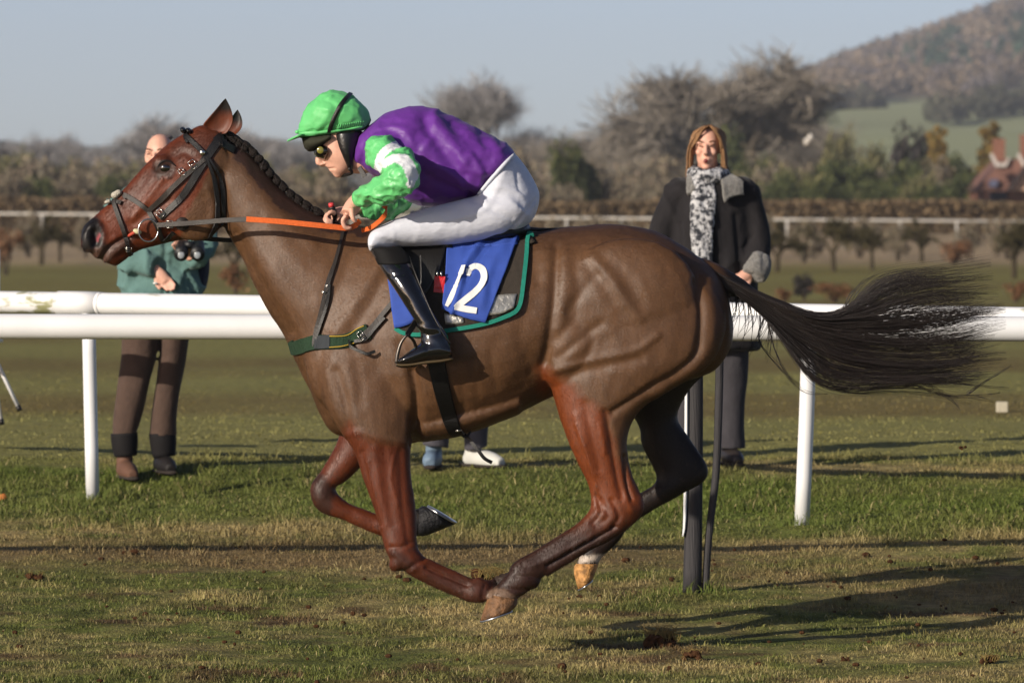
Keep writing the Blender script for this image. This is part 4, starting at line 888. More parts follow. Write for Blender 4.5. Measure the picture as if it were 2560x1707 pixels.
ra = empty('running_rail', P(1745, 1490, 2.3)); tag(ra, 'lower front white plastic rail crossing the whole picture behind the horse', 'rail')
ra.location = (0, 0, 0)
A0 = P(0, 816, 2.4); A1 = P(2560, 822, 2.2)
link('rail', mesh(*tube([ext(A0, A1, -.6), ext(A0, A1, 0), ext(A0, A1, .5), A1, ext(A0, A1, 1.6)], .0535, 28, 2)), pvc_a, ra)
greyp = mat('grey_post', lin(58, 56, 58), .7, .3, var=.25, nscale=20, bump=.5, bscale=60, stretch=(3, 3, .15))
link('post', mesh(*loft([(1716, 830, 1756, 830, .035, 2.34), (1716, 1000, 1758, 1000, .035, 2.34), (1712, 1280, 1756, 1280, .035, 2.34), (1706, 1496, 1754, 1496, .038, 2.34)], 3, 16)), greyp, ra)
link('post_lit_edge', mesh(*loft([(1712, 880, 1720, 880, .03, 2.33), (1711, 1060, 1721, 1060, .03, 2.33), (1708, 1290, 1717, 1290, .03, 2.33), (1705, 1340, 1710, 1340, .02, 2.33)], 3, 12)), pvc_a, ra)  # white strip paints in the sunlit left edge of the post
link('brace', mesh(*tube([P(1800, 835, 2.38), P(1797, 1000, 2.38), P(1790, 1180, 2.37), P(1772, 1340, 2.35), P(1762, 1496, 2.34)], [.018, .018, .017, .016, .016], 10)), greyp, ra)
rb = empty('back_rail'); tag(rb, 'upper rear white rail with moss stains and two leaning white posts', 'rail')
B0 = P(200, 758, 7.3); B1 = P(1991, 788, 5.4)
link('rail', mesh(*tube([ext(B0, B1, -.7), B0, ext(B0, B1, .5), B1, ext(B0, B1, 1.9)], .0555, 28, 2)), pvc_b, rb)
def on_b(px):
    for t in np.linspace(-.5, 1.6, 2001):
        p = ext(B0, B1, t)
        if 1280 + FPX * p.x / (D + p.y) >= px: return p
s0, s1, s2 = on_b(147), on_b(246), on_b(256)
link('sleeve', mesh(*tube([s0, s1], .0605, 28, 2)), pvc_a, rb); link('sleeve_collar', mesh(*tube([s1, s2], .058, 28, 2)), pvc_b, rb)
link('post', mesh(*tube([P(221, 770, 7.28), P(226, 1000, 7.28), P(232, 1250, 7.28)], .0345, 18, 2)), pvc_a, rb)
link('post', mesh(*tube([P(2024, 800, 5.4), P(2016, 1050, 5.4), P(2004, 1325, 5.4)], .0365, 18, 2)), pvc_a, rb)
for t_, y_ in ((P(222, 806, 7.28), 7.28), (P(2023, 836, 5.4), 5.4)): link('bracket', mesh(*tube([t_ + Vector((0, 0, .03)), t_ + Vector((0, 0, -.03))], .043, 18, 1)), pvc_b, rb)
# far rail beyond the saplings
fr = empty('far_rail'); tag(fr, 'thin white rail far off in front of the hedge', 'rail'); fm = mat('far_rail_paint', lin(190, 186, 178), .6, .3)
F0 = P(-300, 532, 165); F1 = P(2860, 556, 150)
link('rail', mesh(*tube([F0, ext(F0, F1, .5), F1], .042, 10, 2)), fm, fr)
for t in np.linspace(.01, .99, 24):
    p = ext(F0, F1, t); link('post', mesh(*tube([p, Vector((p.x, p.y, gz(p.x, p.y) - .05))], .04, 8, 1)), fm, fr)
# folding chair at the left edge, marker block, leaf
ch = empty('folding_chair'); tag(ch, 'white framed folding chair with thin splayed legs cut by left edge', 'chair')
cw = mat('chair_paint', lin(228, 228, 230), .4, .4)
for a, b, y in (((-30, 860), (48, 1022), 9.8), ((-30, 860), (4, 1056), 9.3), ((-150, 860), (-215, 1024), 9.8), ((-150, 860), (-170, 1056), 9.3)):
    lg = link('leg', mesh(*tube([P(*a, y), P(*b, y)], .011, 8, 1)), cw, ch)
    d_ = (P(*b, y) - P(*a, y)).normalized(); link('foot', mesh(*tube([P(*b, y) - d_ * .02, P(*b, y) + d_ * .012], .014, 8, 1)), leather, lg)
link('seat', bevel_box(P(-95, 850, 9.5), (.42, .4, .03), .01), cw, ch, False)
link('backrest', bevel_box(P(-95, 690, 9.75) , (.42, .03, .3), .01), cw, ch, False)
pb = P(2505, 1018, 16.2); tag(link('marker_block', bevel_box((pb.x, pb.y, pb.z), (.075, .07, .075), .006), mat('marker_paint', lin(190, 182, 160), .8, .2), smooth=False), 'small pale marker block on the field right of the tail', 'marker')
lf = P(4, 1214, 7.2); lz = gz(lf.x, lf.y) + .035
lv = [Vector((lf.x, lf.y, lz)) + Vector(v) for v in ((-.03, 0, -.02), (-.012, .006, .012), (.014, .004, .016), (.034, 0, -.006), (.01, -.012, -.016), (0, -.004, .004))]
tag(link('fallen_leaf', evaluated(mesh(lv, [(0, 5, 1), (1, 5, 2), (2, 5, 3), (3, 5, 4), (4, 5, 0)]), [('SOLIDIFY', dict(thickness=.003))]), mat('orange_leaf', lin(196, 118, 62), .8, .2)), 'curled orange leaf on the grass at the left edge', 'leaf')
# torn turf: clods on the track, flying dirt
soil = mat('soil', lin(72, 48, 30), .95, .1, var=.45, nscale=50, bump=1, bscale=60)
def clod(loc, r, label, seed, tuft=0, group=None):
    m = MB(); rn = random.Random(seed)
    for k in range(7): m.add(*ellipsoid(Vector(loc) + Vector((rn.uniform(-1, 1) * r, rn.uniform(-.5, .5) * r, rn.uniform(-.25, .45) * r)), (r * rn.uniform(.3, .6), r * rn.uniform(.3, .5), r * rn.uniform(.25, .5)), None, 10, 7))
    me = fuse(m, r / 12, 1); c_ = verts(me); n_ = normals(me); c_ += n_ * (vnoise(c_, 3 / r, seed, 2) * r * .2)[:, None]; me.vertices.foreach_set('co', c_.astype(np.float32).ravel()); me.update()
    o = link('turf_clod', me, soil); tag(o, label, 'clod', group)
    if tuft:
        t = MB()
        for k in range(tuft):
            a = Vector(loc) + Vector((rn.uniform(-1, 1) * r, rn.uniform(-.5, .5) * r, rn.uniform(0, .3) * r)); t.add(*tube([a, a + Vector((rn.uniform(-.3, .3), rn.uniform(-.2, .2), rn.uniform(.3, .8))) * r, a + Vector((rn.uniform(-.8, .8), rn.uniform(-.3, .3), rn.uniform(.4, 1.1))) * r], [.0018, .0014, .0004], 4, 2))
        link('grass_tuft', t.mesh(), mat('tuft_straw', lin(128, 108, 62), .8, .2, var=.3), o)
for px, py, r, lab, tf in ((1655, 1618, .06, 'big torn clod of turf with straw roots below the hind hooves', 90), (1730, 1650, .035, 'small brown clod beside the big torn turf', 30), (90, 1452, .035, 'brown clod lying on the track near the left edge', 10), (325, 1384, .028, 'dark clod on the worn strip right of the leaning post', 0), (2475, 1660, .03, 'dark clod with grass stalk in the bottom right corner', 25), (2115, 1652, .018, 'little dark clod on the grass under the tail shadow', 0)):
    for yy in np.linspace(-3, 6, 901):
        q = P(px, py, yy)
        if q.z <= gz(q.x, q.y): break
    clod((q.x, q.y, q.z + r * .25), r, lab, px, tf)
clod(P(1222, 1452, -.1), .05, 'brown clod of turf thrown up between front and hind hooves', 77, 60)
clod(P(2407, 1120, .3), .012, 'tiny fleck of dirt flying below the tail', 78); clod(P(1448, 1490, .1), .009, 'tiny fleck of dirt under the tan hoof', 79)

# tufts left long round the post feet, crumbs of soil on the track
tu = MB(); rt = random.Random(3); feet = [P(232, 1248, 7.28), P(2004, 1322, 5.4), P(1735, 1494, 2.34)]
for ft in feet:
    for k in range(160):
        a = rt.random() * 6.28; d_ = .02 + abs(rt.gauss(0, .07)); x, y = ft.x + math.cos(a) * d_ * 1.6, ft.y + math.sin(a) * d_; h_ = rt.uniform(.03, .10) * max(.3, 1 - d_ * 4); b0 = Vector((x, y, gz(x, y) - .005)); dx = rt.gauss(0, .4) * h_
        tu.add([b0 + Vector((-.0025, 0, 0)), b0 + Vector((.0025, 0, 0)), b0 + Vector((dx * .4 + .0016, 0, h_ * .6)), b0 + Vector((dx * .4 - .0016, 0, h_ * .6)), b0 + Vector((dx, rt.gauss(0, .2) * h_, h_))], [(0, 1, 2, 3), (3, 2, 4)])
tag(link('post_grass', tu.mesh(), mat('tuft_green', lin(98, 110, 50), .8, .2, var=.3), smooth=False), 'uncut grass tufts round the feet of the rail posts', 'grass', kind='stuff')
cr_ = MB()
for k in range(170):
    x = rt.uniform(-2.3, 2.3); y = rt.uniform(-1.5, 4.6); r_ = .003 + abs(rt.gauss(0, .005)); cr_.add(*ellipsoid((x, y, gz(x, y) + .012), (r_ * rt.uniform(.8, 1.6), r_, r_ * .8), None, 6, 4))
tag(link('soil_crumbs', cr_.mesh(), soil, smooth=False), 'crumbs of soil scattered over the track', 'soil', kind='stuff')
# ------------------------------------------------------------------ spectators
hairb = mat('brown_hair', lin(150, 112, 76), .55, .35, var=.3, nscale=40, bump=.6, bscale=80, stretch=(4, 4, .6))
def cloth_m(name, c_, **k): return mat(name, lin(*c_), .9, .15, var=.14, nscale=14, bump=.4, bscale=40, sheen=.1, **k)
def head_geo(mb, px, py, y, k=1.0, turn=0.0):
    """head about .23 m high centred on (px, py), facing the camera, turned a little"""
    c = P(px, py, y); M = Matrix.Rotation(turn, 3, 'Z'); o = lambda x, yy, z: c + M @ Vector((x * k, yy * k, z * k))
    mb.add(*ellipsoid(o(0, .012, .03), (.072 * k, .092 * k, .09 * k))); mb.add(*ellipsoid(o(0, -.012, -.045), (.056 * k, .07 * k, .068 * k)))
    mb.add(*ellipsoid(o(0, -.045, -.095), (.028 * k, .03 * k, .022 * k)))
    mb.add(*tube([o(0, -.082, .02), o(0, -.098, -.012), o(0, -.108, -.03)], [.009 * k, .012 * k, .014 * k], 8)); mb.add(*ellipsoid(o(0, -.092, -.032), (.018 * k, .012 * k, .009 * k)))
    for s in (-1, 1):
        mb.add(*ellipsoid(o(s * .032, -.072, .030), (.022 * k, .014 * k, .010 * k))); mb.add(*ellipsoid(o(s * .036, -.062, -.02), (.022 * k, .018 * k, .02 * k))); mb.add(*ellipsoid(o(s * .074, .012, -.005), (.010 * k, .02 * k, .032 * k)))
    mb.add(*ellipsoid(o(0, -.086, -.060), (.024 * k, .012 * k, .007 * k))); mb.add(*ellipsoid(o(0, -.082, -.073), (.020 * k, .012 * k, .008 * k)))
    mb.add(*tube([o(0, .02, -.06), o(0, .03, -.16)], [.055 * k, .06 * k], 12)); return o
def face(parent, o, mouth=.012, k=1.0):
    dk = mat('eye_dark', lin(46, 34, 30), .3, .5, var=0)
    for s in (-1, 1):
        link('eye', mesh(*ellipsoid(o(s * .031, -.083, .012), (.012 * k, .005 * k, .003 * k))), dk, parent)
        link('eyebrow', mesh(*tube([o(s * .016, -.087, .034), o(s * .034, -.086, .040), o(s * .05, -.074, .034)], [.003, .004, .002], 6)), mat('brow_hair', lin(112, 80, 56), .8, .2), parent)
    link('mouth', mesh(*ellipsoid(o(0, -.092, -.066), (.012 * k, .007 * k, mouth * k))), mat('lip', lin(120, 50, 46), .4, .5, var=0), parent)
def hand(mb, w, d, y, s=1):
    """relaxed hand at point w pointing along d"""
    d = d.normalized(); side = Vector((0, 1, 0)).cross(d).normalized()
    mb.add(*tube([w, w + d * .045, w + d * .09], [.026, .034, .03], 10, 3, flat=.7))
    for k in range(4):
        b = w + d * .085 + side * (k - 1.5) * .017; L = (.06, .072, .068, .05)[k]
        mb.add(*tube([b, b + d * L * .5 + Vector((0, -.008, 0)), b + d * L * .9 + Vector((0, -.024, 0))], [.0095, .009, .0075], 7, 3))
    mb.add(*tube([w + d * .03 + side * -.02 * s, w + d * .06 - side * .045 * s, w + d * .10 - side * .05 * s + Vector((0, -.012, 0))], [.012, .011, .009], 7, 3))
def wrinkle(me, a, sc, seed):
    c_ = verts(me); n_ = normals(me); c_ += n_ * (vnoise(c_ * np.array([1.3, 1, .6]), sc, seed, 2) * a)[:, None]; me.vertices.foreach_set('co', c_.astype(np.float32).ravel()); me.update(); return me
def shoe(px, py, y, parent, m, dirx=-.3, L=.27):
    t = P(px, py, y); z = gz(t.x, t.y); f = Vector((dirx, -1, 0)).normalized(); mb = MB(); h = Vector((t.x, t.y, z))
    mb.add(*tube([h + Vector((0, 0, .045)) - f * .09, h + Vector((0, 0, .05)), h + Vector((0, 0, .042)) + f * .10, h + Vector((0, 0, .03)) + f * (L - .10)], [.042, .05, .045, .028], 14, 4, flat=None, up=Vector((0, 0, 1))))
    mb.add(*tube([h + Vector((0, 0, .05)) - f * .05, h + Vector((0, 0, .13)) - f * .05], [.046, .044], 12))
    o = link('shoe', fuse(mb, .009, 3), m, parent); link('sole', mesh(*tube([h + Vector((0, 0, .012)) - f * .12, h + Vector((0, 0, .012)) + f * .02, h + Vector((0, 0, .012)) + f * (L - .08)], [.042, .048, .032], 12, 3, flat=.32, up=Vector((0, 0, 1)))), mat('shoe_sole', lin(60, 54, 50), .9, .1), o)

# woman in the dark coat
YW = 8.3
wb = MB(); o = head_geo(wb, 1768, 372, YW, .98, -.12)
wb.add(*loft([(1740, 455, 1806, 455, .07, YW), (1700, 500, 1850, 500, .10, YW), (1710, 700, 1850, 700, .11, YW), (1705, 820, 1855, 820, .12, YW), (1740, 880, 1820, 880, .09, YW)], 3, 16))
for x0, x1 in ((1722, 1712), (1826, 1828)): wb.add(*tube([P(x0, 850, YW), P(x0, 980, YW), P(x1, 1115, YW)], [.075, .055, .035], 12))
wb.add(*tube([P(1852, 480, YW), P(1896, 590, YW - .02), P(1886, 672, YW - .12)], [.045, .038, .028], 10)); wb.add(*tube([P(1690, 480, YW), P(1655, 590, YW), P(1690, 680, YW - .15)], [.045, .038, .028], 10))
hand(wb, P(1884, 674, YW - .12), Vector((-.75, -.2, -.5)), YW); hand(wb, P(1690, 682, YW - .15), Vector((.6, -.2, -.6)), YW, -1)
wme = fuse(wb, .0065, 4); woman = tag(link('person', wme, skin), 'woman standing in long black coat with grey patterned scarf, mouth open', 'person'); face(woman, o, .011)
hb = MB()
hb.add(*ellipsoid(o(0, .032, .045), (.08, .09, .084)))
for s in (-1, 1):
    for k in range(9):
        a = -.6 + k * .25; hb.add(*tube([o(s * .02, -.03 + k * .014, .122), o(s * .075, -.058 + k * .018, .06), o(s * (.094 + .003 * k), -.045 + k * .02, -.03), o(s * (.096 + .006 * random.random()), -.04 + k * .02, -.155 + random.uniform(-.01, .02))], [.020, .019, .018, .007], 8, 4))
for k in range(5): hb.add(*tube([o(.012, -.03 + k * .004, .124), o(-.03 - k * .004, -.078 + k * .008, .098 - k * .006), o(-.062 - k * .004, -.07 + k * .008, .05 - k * .012)], [.012, .011, .004], 7, 4)); hb.add(*tube([o(.016, -.03 + k * .004, .124), o(.045 + k * .004, -.076 + k * .008, .096 - k * .006), o(.072 + k * .003, -.066 + k * .008, .045 - k * .012)], [.012, .011, .004], 7, 4))
hb = MB(); hb.add(*ellipsoid(o(0, .034, .046), (.074, .084, .08))); rh = random.Random(9)
for k in range(520):
    s = -1 if k % 2 else 1; t = rh.random() ** .8; f = rh.uniform(-1, 1); L = rh.uniform(-.185, -.11); fl = rh.uniform(-.008, .014)
    hb.add(*tube([o(.014 + s * .004 + rh.uniform(-.01, .01), -.045 + t * .13, .126 - t * .012), o(.008 + s * (.052 + .03 * min(t * 2, 1)), -.074 + t * .14, .085 - t * .01 + rh.uniform(-.01, .01)), o(s * (.086 + .010 * f), -.058 + t * .13, .01), o(s * (.094 + .012 * f), -.05 + t * .12, -.08), o(s * (.088 + .014 * f + fl), -.045 + t * .11, L)], [.0028, .0034, .0034, .003, .0008], 4, 3))
for k in range(60):
    s = -1 if k % 2 else 1; f = rh.random()
    hb.add(*tube([o(.014, -.05 + f * .02, .122), o(.014 + s * (.03 + .01 * f), -.088 + f * .01, .1 - .015 * f), o(.01 + s * (.058 + .012 * f), -.076 + f * .012, .055 + rh.uniform(-.012, .012)), o(s * (.08 + .006 * f), -.062, .0)], [.0026, .003, .0026, .0008], 4, 3))
link('hair', hb.mesh(), hairb, woman)
coatm = cloth_m('black_coat', (38, 36, 38)); fleece = mat('grey_fleece', lin(126, 124, 120), .95, .1, var=.3, nscale=70, bump=1, bscale=160, sheen=.3)
cb = MB()
cb.add(*loft([(1736, 440, 1812, 440, .075, YW + .02), (1694, 462, 1864, 464, .12, YW), (1676, 530, 1884, 530, .15, YW), (1674, 620, 1886, 620, .155, YW), (1668, 720, 1892, 720, .165, YW), (1660, 850, 1900, 850, .18, YW), (1658, 872, 1902, 872, .18, YW)], 4, 28))
cb.add(*tube([P(1700, 480, YW), P(1662, 560, YW), P(1652, 620, YW - .02), P(1690, 690, YW - .13)], [.085, .08, .076, .062], 14)); cb.add(*tube([P(1856, 482, YW), P(1888, 560, YW), P(1896, 620, YW - .04), P(1890, 668, YW - .11)], [.085, .08, .074, .066], 14))
for x in (1708, 1850): cb.add(*ellipsoid(P(x, 482, YW), (.085, .095, .075)))
cb.add(*loft([(1732, 446, 1816, 446, .08, YW + .01), (1702, 462, 1856, 462, .1, YW), (1690, 500, 1868, 500, .12, YW)], 3, 20))
cme = crease(wrinkle(fuse(cb, .011, 8), .009, 8, 5), .02, 5, 24, (1.3, .8, .5), 3)
carve(cme, [([(1778, 500), (1782, 650), (1784, 860)], 4, -.012), ([(1790, 500), (1796, 650), (1800, 860)], 6, .008), ([(1840, 540), (1850, 680), (1845, 850)], 8, -.012), ([(1700, 560), (1706, 700)], 8, -.012), ([(1880, 590), (1862, 620)], 6, -.01)], ymax=99)
coat_o = link('coat', cme, coatm, woman); WB = bvh_of(cme)
col = MB()
for tp, bt in (([(1720, 456), (1734, 447), (1747, 442)], [(1726, 492), (1738, 484), (1750, 466)]), ([(1796, 440), (1828, 450), (1858, 460)], [(1806, 508), (1828, 494), (1854, 488)])):
    link('fleece_collar', patch(WB, tp, bt, 14, 10, .022, .022, .006, 5, YW - .1, 30), fleece, coat_o)
link('fleece_cuff', wrinkle(fuse(MB().add(*tube([P(1898, 645, YW - .08), P(1892, 672, YW - .125), P(1884, 692, YW - .15)], [.066, .072, .066], 16)), .009, 2), .008, 28, 8), fleece, coat_o)
link('fleece_cuff', wrinkle(fuse(MB().add(*tube([P(1676, 662, YW - .10), P(1692, 694, YW - .15)], [.072, .076], 16)), .009, 2), .008, 28, 9), fleece, coat_o)
sb = MB(); sb.add(*tube([o(-.07, -.02, -.13), o(-.03, -.10, -.145), o(.04, -.10, -.15), o(.085, -.02, -.14), o(.04, .07, -.12), o(-.05, .06, -.12), o(-.07, -.02, -.13)], .042, 12, 4))
sb.add(*tube([o(-.03, -.105, -.15), o(-.025, -.14, -.22), o(-.03, -.175, -.34), o(-.025, -.19, -.48), o(-.01, -.195, -.62)], [.036, .05, .048, .045, .042], 12, 4, flat=.5)); sb.add(*tube([o(0, -.11, -.15), o(.02, -.14, -.24), o(.02, -.17, -.36), o(.01, -.185, -.5), o(.012, -.19, -.60)], [.034, .042, .04, .036, .034], 12, 4, flat=.5))
link('scarf', wrinkle(fuse(sb, .007, 2), .008, 26, 12), mat('scarf_knit', lin(60, 62, 68), .9, .1, nscale=42, col2=lin(206, 206, 208), bump=1, bscale=120), woman)
tr = MB()
tr.add(*loft([(1690, 820, 1760, 820, .09, YW), (1690, 950, 1744, 950, .08, YW), (1688, 1050, 1740, 1050, .075, YW), (1686, 1118, 1744, 1118, .08, YW)], 4, 18)); tr.add(*loft([(1770, 820, 1872, 820, .10, YW), (1792, 950, 1868, 950, .085, YW), (1796, 1050, 1862, 1050, .075, YW), (1792, 1122, 1866, 1122, .085, YW)], 4, 18))
link('trousers', wrinkle(fuse(tr, .010, 4), .010, 7, 14), cloth_m('charcoal_trousers', (62, 60, 64)), woman)
sh = mat('dark_shoe', lin(44, 38, 36), .5, .4); shoe(1715, 1135, YW, woman, sh); shoe(1828, 1140, YW, woman, sh, .2)

# man in the teal jacket, partly hidden by the horse's head
YM = 8.35
mb = MB(); o = head_geo(mb, 398, 392, YM, 1.0, -.25)
mb.add(*loft([(370, 470, 430, 470, .08, YM), (330, 510, 480, 510, .11, YM), (335, 700, 480, 700, .12, YM), (340, 780, 470, 780, .11, YM)], 3, 16))
for x0, x1, y1 in ((350, 318, 1110), (440, 406, 1110)): mb.add(*tube([P(x0, 770, YM + .03), P((x0 + x1) / 2, 950, YM + (.04 if x0 > 400 else 0)), P(x1, y1, YM + (.05 if x0 > 400 else 0))], [.06, .04, .03], 12))
mb.add(*tube([P(330, 500, YM), P(318, 610, YM - .02), P(392, 676, YM - .16)], [.05, .042, .03], 10)); mb.add(*tube([P(480, 500, YM), P(498, 600, YM - .02), P(470, 640, YM - .2)], [.05, .042, .03], 10))
hand(mb, P(388, 672, YM - .17), Vector((.6, -.1, -.7)), YM, -1); hand(mb, P(474, 634, YM - .21), Vector((-.3, -.3, .5)), YM)
man = tag(link('person', fuse(mb, .0065, 4), skin), 'man in teal jacket and brown trousers standing behind the horse head', 'person'); face(man, o, .006)
hh = MB()
for s in (-1, 1): hh.add(*ellipsoid(o(s * .06, .04, .03), (.022, .055, .05)))
hh.add(*ellipsoid(o(0, .085, .02), (.06, .024, .06))); hh.add(*ellipsoid(o(0, .045, .103), (.06, .055, .018)))
link('hair', wrinkle(fuse(hh, .006, 2), .003, 60, 3), mat('grey_hair', lin(120, 108, 104), .8, .2, var=.3), man)
jm = cloth_m('teal_jacket', (96, 128, 124)); jb2 = MB()
jb2.add(*loft([(366, 448, 436, 448, .08, YM + .02), (296, 478, 492, 480, .13, YM), (300, 560, 506, 560, .155, YM), (300, 640, 508, 640, .165, YM), (297, 760, 508, 760, .17, YM), (298, 786, 506, 786, .165, YM)], 4, 26))
jb2.add(*tube([P(306, 496, YM), P(306, 570, YM - .03), P(330, 640, YM - .10), P(392, 668, YM - .17)], [.09, .09, .09, .06], 14)); jb2.add(*tube([P(478, 492, YM), P(500, 570, YM - .03), P(498, 625, YM - .12), P(474, 640, YM - .19)], [.09, .085, .08, .055], 14))
jme = crease(wrinkle(fuse(jb2, .011, 4), .012, 9, 22), .03, 6, 23, (1, .7, 1.3), 3)
carve(jme, [([(410, 500), (412, 640), (408, 780)], 4, -.012), ([(340, 690), (380, 700), (420, 696)], 5, -.012), ([(430, 660), (470, 690), (490, 740)], 8, -.015), ([(450, 700), (440, 760)], 7, .01)], ymax=99)
jk = link('jacket', jme, jm, man)
link('collar', wrinkle(fuse(MB().add(*tube([o(-.08, -.02, -.13), o(-.03, -.085, -.15), o(.05, -.085, -.155), o(.09, .0, -.13), o(.04, .08, -.1), o(-.05, .08, -.1), o(-.08, -.02, -.13)], .03, 10, 4)), .008, 2), .004, 20, 4), jm, jk)
link('button', mesh(*ellipsoid(P(388, 708, YM - .2), (.012, .006, .006))), mat('pale_button', lin(220, 224, 220), .4, .4), jk)
mt = MB()
mt.add(*loft([(302, 760, 400, 760, .12, YM), (304, 880, 392, 880, .09, YM), (290, 1000, 366, 1000, .078, YM), (280, 1092, 340, 1092, .07, YM)], 4, 18)); mt.add(*loft([(396, 760, 488, 760, .12, YM + .02), (402, 860, 472, 860, .09, YM + .03), (384, 980, 448, 980, .08, YM + .04), (372, 1090, 440, 1090, .072, YM + .05)], 4, 18))
link('trousers', wrinkle(fuse(mt, .010, 4), .012, 8, 25), cloth_m('brown_trousers', (82, 66, 58)), man)
gai = mat('black_gaiter', lin(26, 24, 25), .8, .2)
for x, yy in ((310, 0), (406, .05)): link('sock', mesh(*tube([P(x, 1082, YM + yy), P(x + 2, 1110, YM + yy), P(x + 4, 1140, YM + yy)], [.072, .070, .060], 16)), gai, man)
bs = mat('brown_shoe', lin(104, 74, 58), .7, .3); shoe(316, 1150, YM - .05, man, bs, .25, .30); shoe(410, 1140, YM + .05, man, mat('black_shoe', lin(30, 26, 25), .6, .3), .3)
bn_ = empty('binoculars'); tag(bn_, 'black binoculars hanging on the chest of the man in teal', 'binoculars'); blk = mat('black_rubber', lin(22, 22, 24), .5, .4)
for k, dx in enumerate((-.04, .045)):
    c_ = P(474, 622, YM - .30) + Vector((dx, 0, 0)); link('barrel', mesh(*tube([c_ + Vector((0, .06, .03)), c_ + Vector((0, 0, 0)), c_ + Vector((0, -.07, -.03))], [.028, .034, .038], 16, 2)), blk, bn_)
    link('lens', mesh(*ellipsoid(c_ + Vector((0, -.072, -.032)), (.018, .006, .02))), mat('lens_glass', lin(150, 156, 160), .1, .6, var=0), bn_)
link('bridge', mesh(*tube([P(462, 612, YM - .30), P(486, 612, YM - .30)], .022, 10, 1)), blk, bn_); link('neck_strap', mesh(*tube([P(452, 610, YM - .28), P(430, 520, YM - .17), P(424, 462, YM - .08)], .006, 6)), blk, bn_)
bagm = cloth_m('navy_bag', (34, 40, 58)); bg_ = MB(); bg_.add(*loft([(496, 560, 512, 560, .05, YM + .05), (488, 600, 520, 600, .09, YM + .05), (484, 660, 524, 660, .11, YM + .05), (486, 715, 518, 715, .09, YM + .05), (494, 735, 508, 735, .05, YM + .05)], 4, 16))
bagt = tag(link('shoulder_bag', wrinkle(fuse(bg_, .010, 3), .008, 12, 31), bagm), 'navy shoulder bag at the side of the man in teal', 'bag')
link('strap', mesh(*tube([P(506, 570, YM + .02), P(470, 470, YM - .10), P(440, 452, YM + .1)], .012, 8)), bagm, bagt)

# third spectator, mostly behind the horse: trousers and trainers show under the belly
YT = 8.5
tb3 = MB(); o = head_geo(tb3, 1120, 420, YT, .98, 0)
tb3.add(*loft([(1090, 500, 1150, 500, .08, YT), (1060, 530, 1190, 530, .1, YT), (1065, 750, 1195, 750, .11, YT), (1070, 820, 1190, 820, .1, YT)], 3, 16))
for x0, x1 in ((1095, 1095), (1175, 1192)): tb3.add(*tube([P(x0, 800, YT), P((x0 + x1) / 2, 960, YT), P(x1, 1110, YT)], [.08, .06, .04], 12))
for s, x in ((-1, 1062), (1, 1188)): tb3.add(*tube([P(x, 530, YT), P(x + s * 16, 640, YT), P(x + s * 8, 740, YT - .05)], [.05, .04, .03], 10)); hand(tb3, P(x + s * 8, 740, YT - .05), Vector((0, -.1, -1)), YT, s)
third = tag(link('person', fuse(tb3, .0075, 4), skin), 'spectator behind the horse with grey trousers and pale trainers below its belly', 'person')
hh = MB(); hh.add(*ellipsoid(o(0, .03, .05), (.083, .092, .085))); link('hair', fuse(hh, .009, 2), hairb, third)
cb = MB(); cb.add(*loft([(1095, 492, 1150, 492, .09, YT), (1050, 520, 1200, 520, .13, YT), (1048, 640, 1206, 640, .15, YT), (1052, 830, 1204, 830, .15, YT)], 4, 22))
for s, x in ((-1, 1062), (1, 1188)): cb.add(*tube([P(x, 530, YT), P(x + s * 16, 640, YT), P(x + s * 8, 735, YT - .05)], [.085, .07, .055], 12))
link('coat', wrinkle(fuse(cb, .012, 4), .01, 9, 33), cloth_m('navy_coat', (44, 46, 58)), third)
tt = MB(); tt.add(*loft([(1055, 810, 1130, 810, .1, YT), (1060, 950, 1130, 950, .085, YT), (1058, 1112, 1122, 1122, .075, YT)], 4, 16)); tt.add(*loft([(1130, 810, 1210, 810, .1, YT), (1155, 950, 1222, 950, .085, YT), (1160, 1128, 1220, 1116, .075, YT)], 4, 16))
link('trousers', wrinkle(fuse(tt, .010, 4), .01, 8, 35), cloth_m('grey_trousers', (76, 74, 80)), third)
shoe(1082, 1150, YT, third, mat('blue_trainer', lin(110, 130, 150), .6, .3, var=.2), -.1, .24); shoe(1198, 1146, YT, third, mat('white_trainer', lin(206, 206, 200), .6, .3, var=.1), .9, .28)
